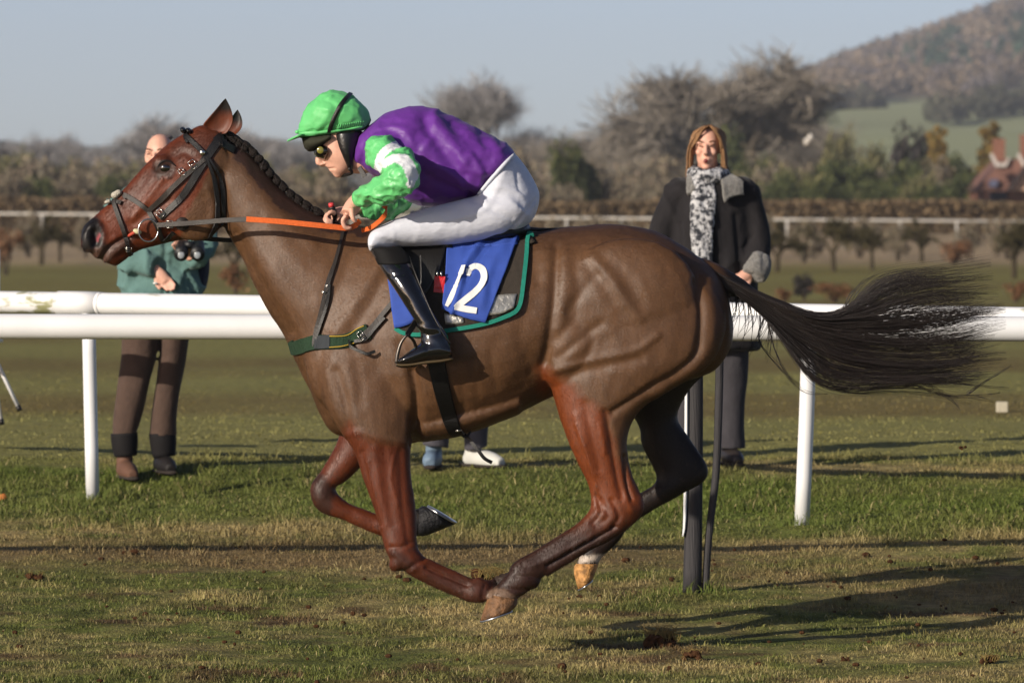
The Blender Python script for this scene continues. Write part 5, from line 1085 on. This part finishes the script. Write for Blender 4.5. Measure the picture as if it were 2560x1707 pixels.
# ------------------------------------------------------------------ background
def gradient_cols(n, cols, r): return np.array([lin(*c_) for c_ in cols])[r.integers(0, len(cols), n)] * (.75 + .5 * r.random((n, 1)))
def slivers(a, b, w, r):
    """thin two-triangle twigs from a to b"""
    d = b - a; rnd = r.normal(size=d.shape); s = np.cross(d, rnd); s /= np.linalg.norm(s, axis=1, keepdims=True) + 1e-9; s = s * w[:, None] / 2
    co = np.stack([a - s, a + s, b + s * .4, b - s * .4], 1).reshape(-1, 3); i = np.arange(len(a))[:, None] * 4
    return co, i + np.array([0, 1, 2, 3])
def tree_meshes(seed, H=10.0, trunk=.3, spread=.55, levels=4, twigs=2600, flat=.8, start=.28, tw=.03, upright=.25):
    r = np.random.default_rng(seed); segs = []; ends = []
    def grow(p, d, L, rad, lev):
        n_ = 3; q = p
        for k in range(n_):
            d = d + r.normal(0, .13, 3) + np.array([0, 0, upright * .12]); d /= np.linalg.norm(d); q2 = q + d * L / n_; r2 = rad * (1 - .28 * (k + 1) / n_)
            segs.append((q, q2, rad * (1 - .28 * k / n_), r2, lev)); q = q2
            if lev >= levels - 1: ends.append((q, d, L))
        if lev < levels:
            for k in range(r.integers(3, 5)):
                a = r.random() * 6.283; u = np.cross(d, np.array([math.cos(a), math.sin(a), .3])); u /= np.linalg.norm(u) + 1e-9
                nd = d * (1 - spread) + u * spread * 1.25; nd[2] = nd[2] * flat + upright * .4; nd /= np.linalg.norm(nd); grow(q - d * L * r.random() * .35, nd, L * r.uniform(.6, .82), rad * .52, lev + 1)
    d0 = np.array([r.normal(0, .05), r.normal(0, .05), 1.0]); segs.append((np.zeros(3) - np.array([0, 0, .3]), d0 * H * start, trunk, trunk * .8, 0))
    for k in range(r.integers(4, 6)):
        a = r.random() * 6.283; nd = np.array([math.cos(a) * spread, math.sin(a) * spread, .62 + upright]); nd /= np.linalg.norm(nd); grow(d0 * H * start * r.uniform(.75, 1), nd, H * .27, trunk * .55, 1)
    E = ends; idx = r.integers(0, len(E), twigs); a = np.array([E[i][0] for i in idx]) + r.normal(0, .06 * H * .3, (twigs, 3)); dd = np.array([E[i][1] for i in idx]) + r.normal(0, .55, (twigs, 3)); dd /= np.linalg.norm(dd, axis=1, keepdims=True)
    b = a + dd * (H * .075) * r.uniform(.5, 1.4, (twigs, 1)); tc, tf = slivers(a, b, np.full(twigs, tw) * r.uniform(.6, 1.4, twigs), r)
    top = max(tc[:, 2].max(), 1e-3); k = H / top
    def tubes(sg):
        m = MB()
        for q, q2, r1, r2, lv in sg: m.add(*tube([Vector(q * k), Vector(q2 * k)], [max(r1, .012), max(r2, .012)], 6 if lv < 2 else 4, 1, cap=False))
        return m.mesh()
    main = tubes([s for s in segs if s[4] <= 2]); fine = [s for s in segs if s[4] > 2]
    if fine:
        fa = np.array([s[0] for s in fine]); fb = np.array([s[1] for s in fine]); fc, ff = slivers(fa, fb, np.array([max(s[2] * 2.2, tw * 1.4) for s in fine]), r); tf = np.concatenate([tf, ff + len(tc)]); tc = np.concatenate([tc, fc])
    crown = mesh_np(tc * k, tf, 4); return main, crown
def leaf_cloud(seed, lumps, n, size, cols, shape='round', fill=.6):
    """foliage or twig mass: small faces through the volume of overlapping lumps, unit height about 1"""
    r = np.random.default_rng(seed); ps = []
    for k in range(lumps):
        if shape == 'cone': z = (k + .5) / lumps; c_ = np.array([r.normal(0, .07), r.normal(0, .07), .1 + .85 * z]); rad = np.array([.5, .5, .14]) * (1.12 - z) * r.uniform(.8, 1.15)
        else: a = r.random() * 6.28; q = r.random() ** .5 * .36; c_ = np.array([math.cos(a) * q, math.sin(a) * q, r.uniform(.25, .78)]); rad = np.array([.24, .24, .2]) * r.uniform(.6, 1.25)
        v = r.normal(size=(n // lumps, 3)); v /= np.linalg.norm(v, axis=1, keepdims=True); ps.append(c_ + v * rad * (r.random((n // lumps, 1)) ** (1 - fill)))
    p = np.concatenate(ps); m = len(p); d = r.normal(size=(m, 3)); d /= np.linalg.norm(d, axis=1, keepdims=True); e = np.cross(d, r.normal(size=(m, 3))); e /= np.linalg.norm(e, axis=1, keepdims=True)
    s = size * r.uniform(.5, 1.5, (m, 1)); co = np.stack([p - d * s, p + e * s * .55, p + d * s, p - e * s * .55], 1).reshape(-1, 3); f = np.arange(m)[:, None] * 4 + np.array([0, 1, 2, 3])
    me = mesh_np(co, f, 4); set_col(me, np.repeat(gradient_cols(m, cols, r), 4, axis=0)); return me
bark = mat('bark', lin(84, 76, 66), .9, .1, var=.3, nscale=3); twig = mat('twig', lin(138, 130, 119), .9, .1, var=.2, nscale=1.0); twig_g = mat('twig_grey', lin(146, 142, 140), .9, .1, var=.2, nscale=1.0)
leafm = mat('foliage', (1, 1, 1), .8, .2, var=.2, nscale=2.0, attr='Col')
def base_at(px, y):
    x = (px - 1280) / FPX * (D + y); return Vector((x, y, gz(x, y)))
def zpx(py, y): return ZC - (py - HY) / FPX * (D + y)
TV = [tree_meshes(101, 10, .42, .6, 4, 9000, .72, .2, .06, .22), tree_meshes(102, 10, .3, .5, 4, 5000, .9, .25, .035, .4), tree_meshes(103, 10, .3, .4, 4, 5000, 1.0, .2, .045, .7), tree_meshes(104, 10, .3, .55, 4, 6000, .85, .2, .04, .3)]
def put_tree(v, px, top, y, label, group=None, wide=1.0, tm=twig, name='bare_tree', rz=0.0, cat='tree'):
    b = base_at(px, y); h = zpx(top, y) - b.z; e_ = empty(name, b); e_.scale = (h / 10 * wide, h / 10 * wide, h / 10); e_.rotation_euler.z = rz; tag(e_, label, cat, group)
    t_ = bpy.data.objects.new('trunk', TV[v][0]); COL.objects.link(t_); t_.parent = e_
    c_ = bpy.data.objects.new('crown', TV[v][1] if tm is twig else TV2[v]); COL.objects.link(c_); c_.parent = e_
    return e_
for a, b in TV: a.materials.append(bark); b.materials.append(twig)
TV2 = []
for a, b in TV: c_ = b.copy(); c_.materials.clear(); c_.materials.append(twig_g); TV2.append(c_)
put_tree(0, 1825, 92, 340, 'large spreading bare tree with domed crown behind the woman', None, 1.4, rz=.6, name='spreading_tree')
put_tree(3, 1690, 205, 345, 'slimmer bare tree leaning out left of the big domed tree', None, .9, rz=2)
put_tree(2, 1205, 160, 420, 'pale bare tree with upright branches above the jockey back', None, 1.25, twig_g, rz=1)
put_tree(3, 1365, 285, 420, 'small bare tree right of the pale upright tree', None, 1.3, twig_g, rz=3)
put_tree(0, 470, 268, 420, 'rounded grey bare tree behind the horse forehead', None, 1.5, twig_g, rz=4)
put_tree(3, 45, 316, 400, 'rounded bare tree at the far left of the wood', None, 1.4, twig_g, rz=5)
for i, (px, top, y, v, w) in enumerate(((150, 318, 470, 2, 1.1), (215, 335, 430, 3, 1.3), (285, 345, 450, 1, 1.2), (380, 320, 460, 3, 1.2), (560, 330, 450, 1, 1.2), (640, 312, 460, 2, 1.2), (720, 330, 440, 3, 1.3), (-20, 345, 430, 1, 1.3), (985, 330, 440, 1, 1.3))):
    put_tree(v, px, top, y, 'small blurred bare tree in the wood behind the horse head', 'bare trees on the left skyline', w, twig_g, rz=i * 1.7)
for i, (px, top, y, v, w) in enumerate(((1100, 300, 400, 3, 1.3), (1440, 322, 390, 1, 1.4), (1490, 300, 380, 3, 1.4), (1560, 292, 375, 3, 1.4), (1625, 285, 380, 1, 1.4), (1290, 330, 420, 1, 1.4), (1660, 280, 360, 3, 1.3), (1940, 250, 370, 1, 1.5), (2000, 270, 360, 3, 1.3), (1760, 300, 380, 1, 1.4))):
    put_tree(v, px, top, y, 'blurred bare tree in the thicket between jockey and woman', 'bare trees of the middle thicket', w, rz=i * 1.3)
# scrub, evergreens and conifers
BR = [(134, 122, 100), (148, 134, 108), (120, 111, 94), (140, 124, 108), (116, 111, 98)]; GN = [(66, 74, 44), (80, 86, 48), (58, 66, 42), (94, 98, 54)]; RU = [(120, 100, 50), (136, 108, 54), (100, 92, 48)]; DK = [(58, 54, 54), (66, 60, 58), (48, 48, 46)]; OR = [(136, 96, 66), (124, 88, 62), (108, 82, 60)]; OL = [(110, 108, 72), (122, 116, 78), (98, 98, 66)]
LV = {'brown': [leaf_cloud(201 + k, 22, 3000, .034, BR) for k in range(4)], 'green': [leaf_cloud(211 + k, 20, 2600, .036, GN) for k in range(3)], 'cone': [leaf_cloud(221, 30, 3000, .035, RU, 'cone')], 'dark': [leaf_cloud(231, 14, 1400, .05, DK)], 'rust': [leaf_cloud(241 + k, 14, 900, .04, OR) for k in range(2)], 'olive': [leaf_cloud(251 + k, 20, 2600, .034, OL) for k in range(2)]}
stem = MB()
for k in range(7):
    a = k * .9; stem.add(*tube([Vector((math.cos(a) * .03, math.sin(a) * .03, -.08)), Vector((math.cos(a) * .1, math.sin(a) * .1, .3)), Vector((math.cos(a) * .22, math.sin(a) * .22, .6))], [.022, .016, .006], 5, 2))
stem = stem.mesh(); stem.materials.append(bark)
for L in LV.values():
    for m_ in L: m_.materials.append(leafm)
cnt = 0
def put_bush(kind, px, top, y, wpx, label, group=None, name='shrub', cat='shrub', base=None):
    global cnt; cnt += 1
    b = base_at(px, y)
    h = zpx(top, y) - b.z; w = wpx / FPX * (D + y); e_ = empty(name, b); e_.scale = (w / .95, w / .95, h / .98); e_.rotation_euler.z = cnt * 1.1; tag(e_, label, cat, group)
    t_ = bpy.data.objects.new('trunk', stem); COL.objects.link(t_); t_.parent = e_
    c_ = bpy.data.objects.new('crown', LV[kind][cnt % len(LV[kind])]); COL.objects.link(c_); c_.parent = e_; return e_
rb_ = random.Random(4)
for i in range(30):
    px = -300 + i * 39 + rb_.uniform(-12, 12); put_bush('brown' if i % 4 else 'olive', px, 385 + rb_.uniform(-30, 25), 260 + rb_.uniform(-25, 40), 120, 'brown leafless scrub in the wood behind the horse head', 'brown scrub of the left wood')
for i in range(15):
    px = -80 + i * 60 + rb_.uniform(-20, 20); put_bush('brown' if i % 3 else 'green', px, 440 + rb_.uniform(-25, 25), 222 + rb_.uniform(-8, 8), 90, 'low brown scrub along the foot of the left wood', 'low scrub of the left wood')
for i in range(18):
    px = 1130 + i * 46 + rb_.uniform(-15, 15); put_bush('brown', px, 372 + rb_.uniform(-25, 30), 290 + rb_.uniform(-20, 40), 130, 'brown leafless scrub in the thicket left of the woman', 'brown scrub of the middle thicket')
for i in range(13):
    px = 1240 + i * 52 + rb_.uniform(-15, 15); put_bush('brown' if i % 5 else 'olive', px, 440 + rb_.uniform(-30, 20), 226 + rb_.uniform(-8, 14), 110, 'low brown scrub in front of the middle thicket', 'low scrub of the middle thicket')
put_bush('green', 1410, 340, 225, 110, 'dark green holly bush standing right of the jockey back', cat='bush', name='holly_bush')
put_bush('green', 1470, 385, 226, 90, 'smaller dark green bush against the holly right side', cat='bush', name='holly_bush')
put_bush('green', 1810, 300, 300, 100, 'ivy covered dark green trunk growth behind the woman head', cat='ivy', name='ivy')
put_bush('green', 1880, 390, 260, 110, 'dark green bush to the right of the woman head', cat='bush', name='evergreen_bush')
put_bush('dark', 20, 350, 380, 90, 'dark evergreen tree top cut by the left picture edge', cat='tree', name='evergreen_tree')
for i in range(15):
    px = 1880 + i * 35 + rb_.uniform(-15, 15); put_bush(('olive', 'brown', 'green')[i % 3], px, 395 + rb_.uniform(-35, 30), 262 + rb_.uniform(-20, 30), 120, 'mixed olive and brown shrub in the thicket right of the woman', 'shrubs of the right thicket')
for i in range(11):
    px = 1930 + i * 44 + rb_.uniform(-15, 15); put_bush(('green', 'green', 'olive')[i % 3], px, 448 + rb_.uniform(-25, 15), 232 + rb_.uniform(-8, 12), 100, 'low dark green shrub in front of the right thicket', 'low green shrubs on the right')
put_bush('dark', 2280, 292, 270, 95, 'dark purple brown tree between the two russet conifers and field', cat='tree', name='dark_tree')
put_bush('cone', 2345, 312, 268, 110, 'russet green conifer left of the house', cat='conifer', name='conifer'); put_bush('cone', 2478, 302, 290, 130, 'taller russet conifer right behind the chimney', cat='conifer', name='conifer')
put_bush('olive', 2090, 305, 300, 90, 'grey olive round tree below the hill field', cat='tree', name='round_tree'); put_bush('olive', 2175, 322, 290, 100, 'second grey olive tree left of the dark tree', cat='tree', name='round_tree')
# saplings and dry shrubs in front of the far rail
SV = [tree_meshes(301 + k, 10, .5, .55, 3, 1500, .9, .3, .12, .35) for k in range(2)]
for a, b in SV: a.materials.append(mat('sapling_bark', lin(70, 62, 48), .9, .1)); b.materials.append(mat('sapling_twig', lin(74, 68, 46), .9, .1, var=.25, nscale=1))
def sapling(px, by, top, label, v, group=None):
    y = 1.30 * FPX / (by - HY) - D; b = base_at(px, y); h = zpx(top, y) - b.z; e_ = empty('sapling', b); e_.scale = (h / 10 * 1.1, h / 10 * 1.1, h / 10); e_.rotation_euler.z = px; tag(e_, label, 'sapling', group)
    for n_, m_ in (('trunk', SV[v][0]), ('crown', SV[v][1])): o_ = bpy.data.objects.new(n_, m_); COL.objects.link(o_); o_.parent = e_
for a in ((103, 668, 528, 'dense dark sapling under the horse nose on the left', 0), (150, 664, 560, 'thin sapling right beside the dark sapling on the left', 1), (1942, 681, 545, 'sapling with bare stem just right of the woman', 0), (2084, 681, 536, 'bushy sapling second to the right of the woman', 1), (2305, 664, 540, 'slim sapling left of the russet shrub', 0), (2535, 697, 545, 'sapling at the right picture edge', 1), (2180, 676, 560, 'thin pale sapling right of the bushy sapling', 1), (585, 700, 560, 'bare stemmed sapling behind the horse throat', 0)): sapling(*a)
def low(kind, px, by, top, w, label):
    y = 1.30 * FPX / (by - HY) - D; put_bush(kind, px, top, y, w, label)
low('rust', 2384, 668, 585, 110, 'russet leaved shrub above the streaming tail'); low('rust', 2085, 757, 700, 110, 'dry orange bracken clump left of the tail'); low('rust', 1960, 757, 712, 60, 'small dry orange clump beside the woman coat'); low('dark', 2010, 752, 678, 50, 'dark upright stump like shrub behind the tail'); low('rust', 590, 735, 640, 90, 'dry brown shrub between the man and horse neck'); low('rust', 15, 690, 560, 90, 'brown shrub at the left edge beyond the rail')
low('rust', 2540, 757, 690, 80, 'dry brown clump at the right edge above the rail')
for i, (px, by, top, w) in enumerate(((1395, 640, 540, 70), (1475, 645, 532, 90), (1560, 640, 540, 80), (1640, 642, 536, 80), (1905, 640, 530, 90), (2010, 646, 540, 90), (2150, 640, 534, 110), (2245, 644, 542, 70), (2420, 640, 545, 80), (2520, 642, 538, 110), (70, 640, 520, 80), (215, 640, 530, 60))):
    y = 1.1 * FPX / (by - HY) - D; put_bush('brown', px, top, y, w, 'straggly brown shrub overgrowing the far white rail', 'shrubs overgrowing the far rail')
# clipped hedges behind the far rail
def hedge(x0, x1, top, y, label):
    r = np.random.default_rng(int(abs(x0)) + 500); a = base_at(x0, y); b = base_at(x1, y); n_ = int(abs(x1 - x0) * 22); t = r.random(n_); z0 = a.z; hh = zpx(top, y) - z0
    x = a.x + (b.x - a.x) * t; p = np.stack([x, y + r.normal(0, .5, n_), z0 + hh * (1 - r.random(n_) ** 1.6) * (1 + .10 * vnoise(np.stack([x, 0 * x, 0 * x], 1), .5, 7, 2))], 1)
    d = r.normal(size=(n_, 3)); d /= np.linalg.norm(d, axis=1, keepdims=True); e = np.cross(d, r.normal(size=(n_, 3))); e /= np.linalg.norm(e, axis=1, keepdims=True); s = .09 * r.uniform(.5, 1.5, (n_, 1))
    co = np.stack([p - d * s, p + e * s * .5, p + d * s, p - e * s * .5], 1).reshape(-1, 3); me = mesh_np(co, np.arange(n_)[:, None] * 4 + np.array([0, 1, 2, 3]), 4); set_col(me, np.repeat(gradient_cols(n_, [(120, 102, 78), (136, 114, 84), (98, 84, 64)], r), 4, axis=0))
    h_ = tag(empty('hedge', ((a.x + b.x) / 2, y, z0)), label, 'hedge'); o_ = link('twigs', me, leafm, h_, False); o_.location = -h_.location
hedge(-900, 1000, 496, 198, 'long brown clipped hedge on the left beyond the far rail'); hedge(1180, 2800, 503, 200, 'long brown clipped hedge on the right beyond the far rail')
# house with chimneys
YHs = 275
def hb(px, py): return P(px, py, YHs)
house = empty('house', base_at(2520, YHs)); tag(house, 'brick house with brown tiled roof and two chimneys at right edge', 'house'); hl = house.location
def hpart(n_, me, m_): o_ = link(n_, me, m_, house, False); o_.location = -hl; return o_
roofm = mat('roof_tiles', lin(124, 90, 78), .8, .2, var=.25, nscale=2, bump=.6, bscale=6); bw = mat('house_brick', lin(138, 96, 78), .85, .2, var=.2, nscale=4)
def prism(pts, y0, y1):
    v0 = [P(a, b, YHs) for a, b in pts]; n_ = len(v0); vs = [Vector((v.x, y0, v.z)) for v in v0] + [Vector((v.x, y1, v.z)) for v in v0]
    return mesh(vs, [tuple(range(n_)), tuple(range(2 * n_ - 1, n_ - 1, -1))] + [(i, i + n_, (i + 1) % n_ + n_, (i + 1) % n_) for i in range(n_)])
rf = hpart('roof', prism([(2428, 478), (2500, 398), (2700, 398), (2760, 478)], YHs - 2.5, YHs + 5), roofm)
gable = hpart('gable', prism([(2505, 478), (2560, 404), (2620, 478)], YHs - 4.2, YHs - 2.4), mat('gable_plaster', lin(196, 160, 132), .85, .2, var=.1)); 
hpart('gable_edge', prism([(2496, 478), (2558, 396), (2566, 396), (2628, 478), (2618, 478), (2562, 408), (2508, 478)], YHs - 4.6, YHs - 4.15), mat('bargeboard', lin(52, 40, 38), .7, .3))
hpart('wall', prism([(2440, 478), (2750, 478), (2750, 600), (2440, 600)], YHs - 2.2, YHs + 4.6), bw)
for x0, x1, t0 in ((2479, 2506, 348), (2546, 2580, 338)):
    c_ = hpart('chimney', prism([(x0, t0), (x1, t0), (x1, 412), (x0, 412)], YHs - 1.6, YHs - .7), bw); k_ = hpart('chimney_collar', prism([(x0 - 10, 384), (x0, 402), (x0 + 6, 410), (x1 - 4, 410), (x1 + 4, 396), (x1 + 8, 396), (x1 - 2, 418), (x0, 418), (x0 - 14, 390)], YHs - 2.75, YHs - 2.3), mat('flashing', lin(206, 200, 192), .6, .3))
wn = hpart('dormer_window', prism([(2464, 450), (2484, 450), (2481, 468), (2461, 468)], YHs - 2.8, YHs - 2.45), mat('dormer_glass', lin(96, 98, 122), .2, .5))
hpart('porch', prism([(2462, 480), (2505, 480), (2500, 520), (2466, 520)], YHs - 3.4, YHs - 2.3), mat('porch_dark', lin(36, 32, 44), .8, .2))
# white bird
bd = empty('bird'); tag(bd, 'small white bird flying above the thicket right of the woman', 'bird'); bm_ = mat('white_feather', lin(232, 226, 214), .8, .2); pc = P(2020, 352, 150); u_ = (D + 150) / FPX
bb_ = MB(); bb_.add(*tube([pc + Vector((-8, 0, -10)) * u_, pc, pc + Vector((6, 0, 9)) * u_, pc + Vector((5, 0, 16)) * u_], [1 * u_, 6.5 * u_, 6 * u_, 2.5 * u_], 12)); link('body', bb_.mesh(), bm_, bd)
for s in (-1, 1): link('wing', mesh(*tube([pc, pc + Vector((-5, s * 14, 4)) * u_, pc + Vector((-9, s * 26, -8)) * u_], [5 * u_, 4 * u_, 1 * u_], 8, 3, flat=.25, up=Vector((0, 0, 1)))), bm_, bd)
# wooded hill and blue far hills
def hill_z(px, y):
    top = np.interp(px, [1600, 2000, 2110, 2330, 2460, 2520, 2700, 3400], [345, 240, 180, 112, 66, 42, 0, -60]); mid = np.interp(px, [1600, 2030, 2376, 2560, 2700, 3400], [345, 256, 250, 224, 205, 150])
    low = np.full_like(top, 335.0); out = np.zeros_like(top)
    ks = [480, 860, 1300, 1850, 2300]; v = np.stack([np.full_like(top, 500.0), low, mid, top, top + 30]); out = np.array([np.interp(yy, ks, v[:, i]) for i, yy in enumerate(np.broadcast_to(y, top.shape))])
    return ZC - (out - HY) / FPX * (D + y)
hx = np.linspace(1560, 3400, 70); hy = np.linspace(500, 2300, 50); g = [];
for y in hy:
    x = (hx - 1280) / FPX * (D + y); g.append(np.stack([x, np.full(70, y), hill_z(hx, np.full(70, y)) + vnoise(np.stack([x, np.full(70, y), 0 * x], 1), .012, 5, 2) * 2], 1))
g = np.concatenate(g); idx = np.arange(3500).reshape(50, 70); fs = np.stack([idx[:-1, :-1], idx[:-1, 1:], idx[1:, 1:], idx[1:, :-1]], -1).reshape(-1, 4)
me = mesh_np(g, fs, 4); n1 = vnoise(g, .01, 9, 2)[:, None]; fy = g[:, 1][:, None]
cg = np.where(fy < 1280, np.array(lin(156, 160, 118)), np.array(lin(110, 96, 78))) * (1 + .12 * n1); set_col(me, cg)
tag(link('hill', me, mat('hill_pasture', (1, 1, 1), .95, .1, var=.1, nscale=.02, attr='Col')), 'green hill field below the wood', 'hill', kind='structure')
r = np.random.default_rng(77)
def wood(n_, test, cols, hgt, seed, per=70, cone=False):
    r = np.random.default_rng(seed); P_ = []; C_ = []
    while len(P_) < n_:
        px = r.uniform(1760, 2700); y = r.uniform(960, 1900)
        if not test(px, y, r): continue
        x = (px - 1280) / FPX * (D + y); z = float(hill_z(np.array([px]), np.array([y]))[0]); h = hgt * r.uniform(.7, 1.3); v = r.normal(size=(per, 3)); v /= np.linalg.norm(v, axis=1, keepdims=True); v *= r.random((per, 1)) ** .35
        if cone: v[:, :2] *= (1 - (v[:, 2:] + 1) / 2 * .85) * .7
        P_.append(np.array([x, y, z + h * .52]) + v * np.array([h * .42, h * .42, h * .5])); C_.append(np.array(lin(*cols[r.integers(0, len(cols))])) * r.uniform(.7, 1.25) * np.ones((per, 1)))
    p = np.concatenate(P_); m = len(p); d = r.normal(size=(m, 3)); d /= np.linalg.norm(d, axis=1, keepdims=True); e = np.cross(d, r.normal(size=(m, 3))); e /= np.linalg.norm(e, axis=1, keepdims=True); s = hgt * .085 * r.uniform(.6, 1.4, (m, 1))
    me = mesh_np(np.stack([p - d * s, p + e * s, p + d * s, p - e * s], 1).reshape(-1, 3), np.arange(m)[:, None] * 4 + np.array([0, 1, 2, 3]), 4); set_col(me, np.repeat(np.concatenate(C_), 4, axis=0)); return me
upper = lambda px, y, r: y > 1300 + 60 * math.sin(px * .02) and px > 1930 and not (2420 < px < 2620 and 1700 < y < 1760)
tag(link('hillside_wood', wood(2200, upper, [(128, 112, 96), (114, 104, 94), (140, 122, 102), (108, 100, 102)], 6.5, 5, 50), leafm, smooth=False), 'brown leafless wood covering the hillside', 'wood', kind='stuff')
tag(link('hillside_conifers', wood(200, lambda px, y, r: 2220 < px < 2700 and 1380 < y < 1680 and r.random() < .5 + .5 * math.sin(px * .03), [(52, 72, 62), (60, 80, 66)], 8, 6, 60, True), leafm, smooth=False), 'dark green conifer plantation on the hillside', 'wood', kind='stuff')
tag(link('field_hedgerow', wood(120, lambda px, y, r: (abs(y - 985 - (px - 2300) * .25) < 12 and px > 2330) or (abs(y - 1130) < 10 and 2030 < px < 2200), [(84, 80, 66), (76, 76, 60)], 5, 7, 50), leafm, smooth=False), 'hedgerow lines dividing the hill field', 'hedgerow', kind='stuff')
put_tree(3, 2450, 222, 1050, 'lone bare tree standing in the hill field', None, 1.2)
b_ = [o_ for o_ in COL.objects if o_.get('label') == 'lone bare tree standing in the hill field'][0]; hz = float(hill_z(np.array([2450.]), np.array([1050.]))[0]); b_.location.z = hz; kk = (zpx(232, 1050) - hz) / 10; b_.scale = (kk * 1.1, kk * 1.1, kk)
fx = np.linspace(-2500, 3600, 90); X = (fx - 1280) / FPX * 4400; ridge = 31 + 7 * vnoise(np.stack([fx * .004, 0 * fx, 0 * fx], 1), 1, 3, 3); vs = []
for k, (yy, m_) in enumerate(((2350, 0), (2450, .6), (2600, 1.0), (2900, .6))): vs += [(x, yy, 4 + rr * m_) for x, rr in zip(X * (D + yy) / 4400, ridge)]
idx = np.arange(360).reshape(4, 90); fs = np.stack([idx[:-1, :-1], idx[:-1, 1:], idx[1:, 1:], idx[1:, :-1]], -1).reshape(-1, 4)
tag(link('far_hills', mesh_np(np.array(vs), fs, 4), mat('far_pasture', lin(96, 100, 84), .95, .1, var=.1, nscale=.005)), 'low blue hills on the horizon', 'hills', kind='structure')
# the air
hz_m = bpy.data.materials.new('haze_air'); hz_m.use_nodes = True; nt = hz_m.node_tree; nt.nodes.clear(); vo = nt.nodes.new('ShaderNodeVolumePrincipled'); vo.inputs['Color'].default_value = (.86, .92, 1, 1); vo.inputs['Density'].default_value = .0002; vo.inputs['Anisotropy'].default_value = .1
mo = nt.nodes.new('ShaderNodeOutputMaterial'); nt.links.new(vo.outputs[0], mo.inputs['Volume'])
tag(link('haze', mesh(*box((0, 1540, 50), (2600, 3200, 104))), hz_m, smooth=False), 'thin blue winter haze over the distant hills', 'haze', kind='stuff')
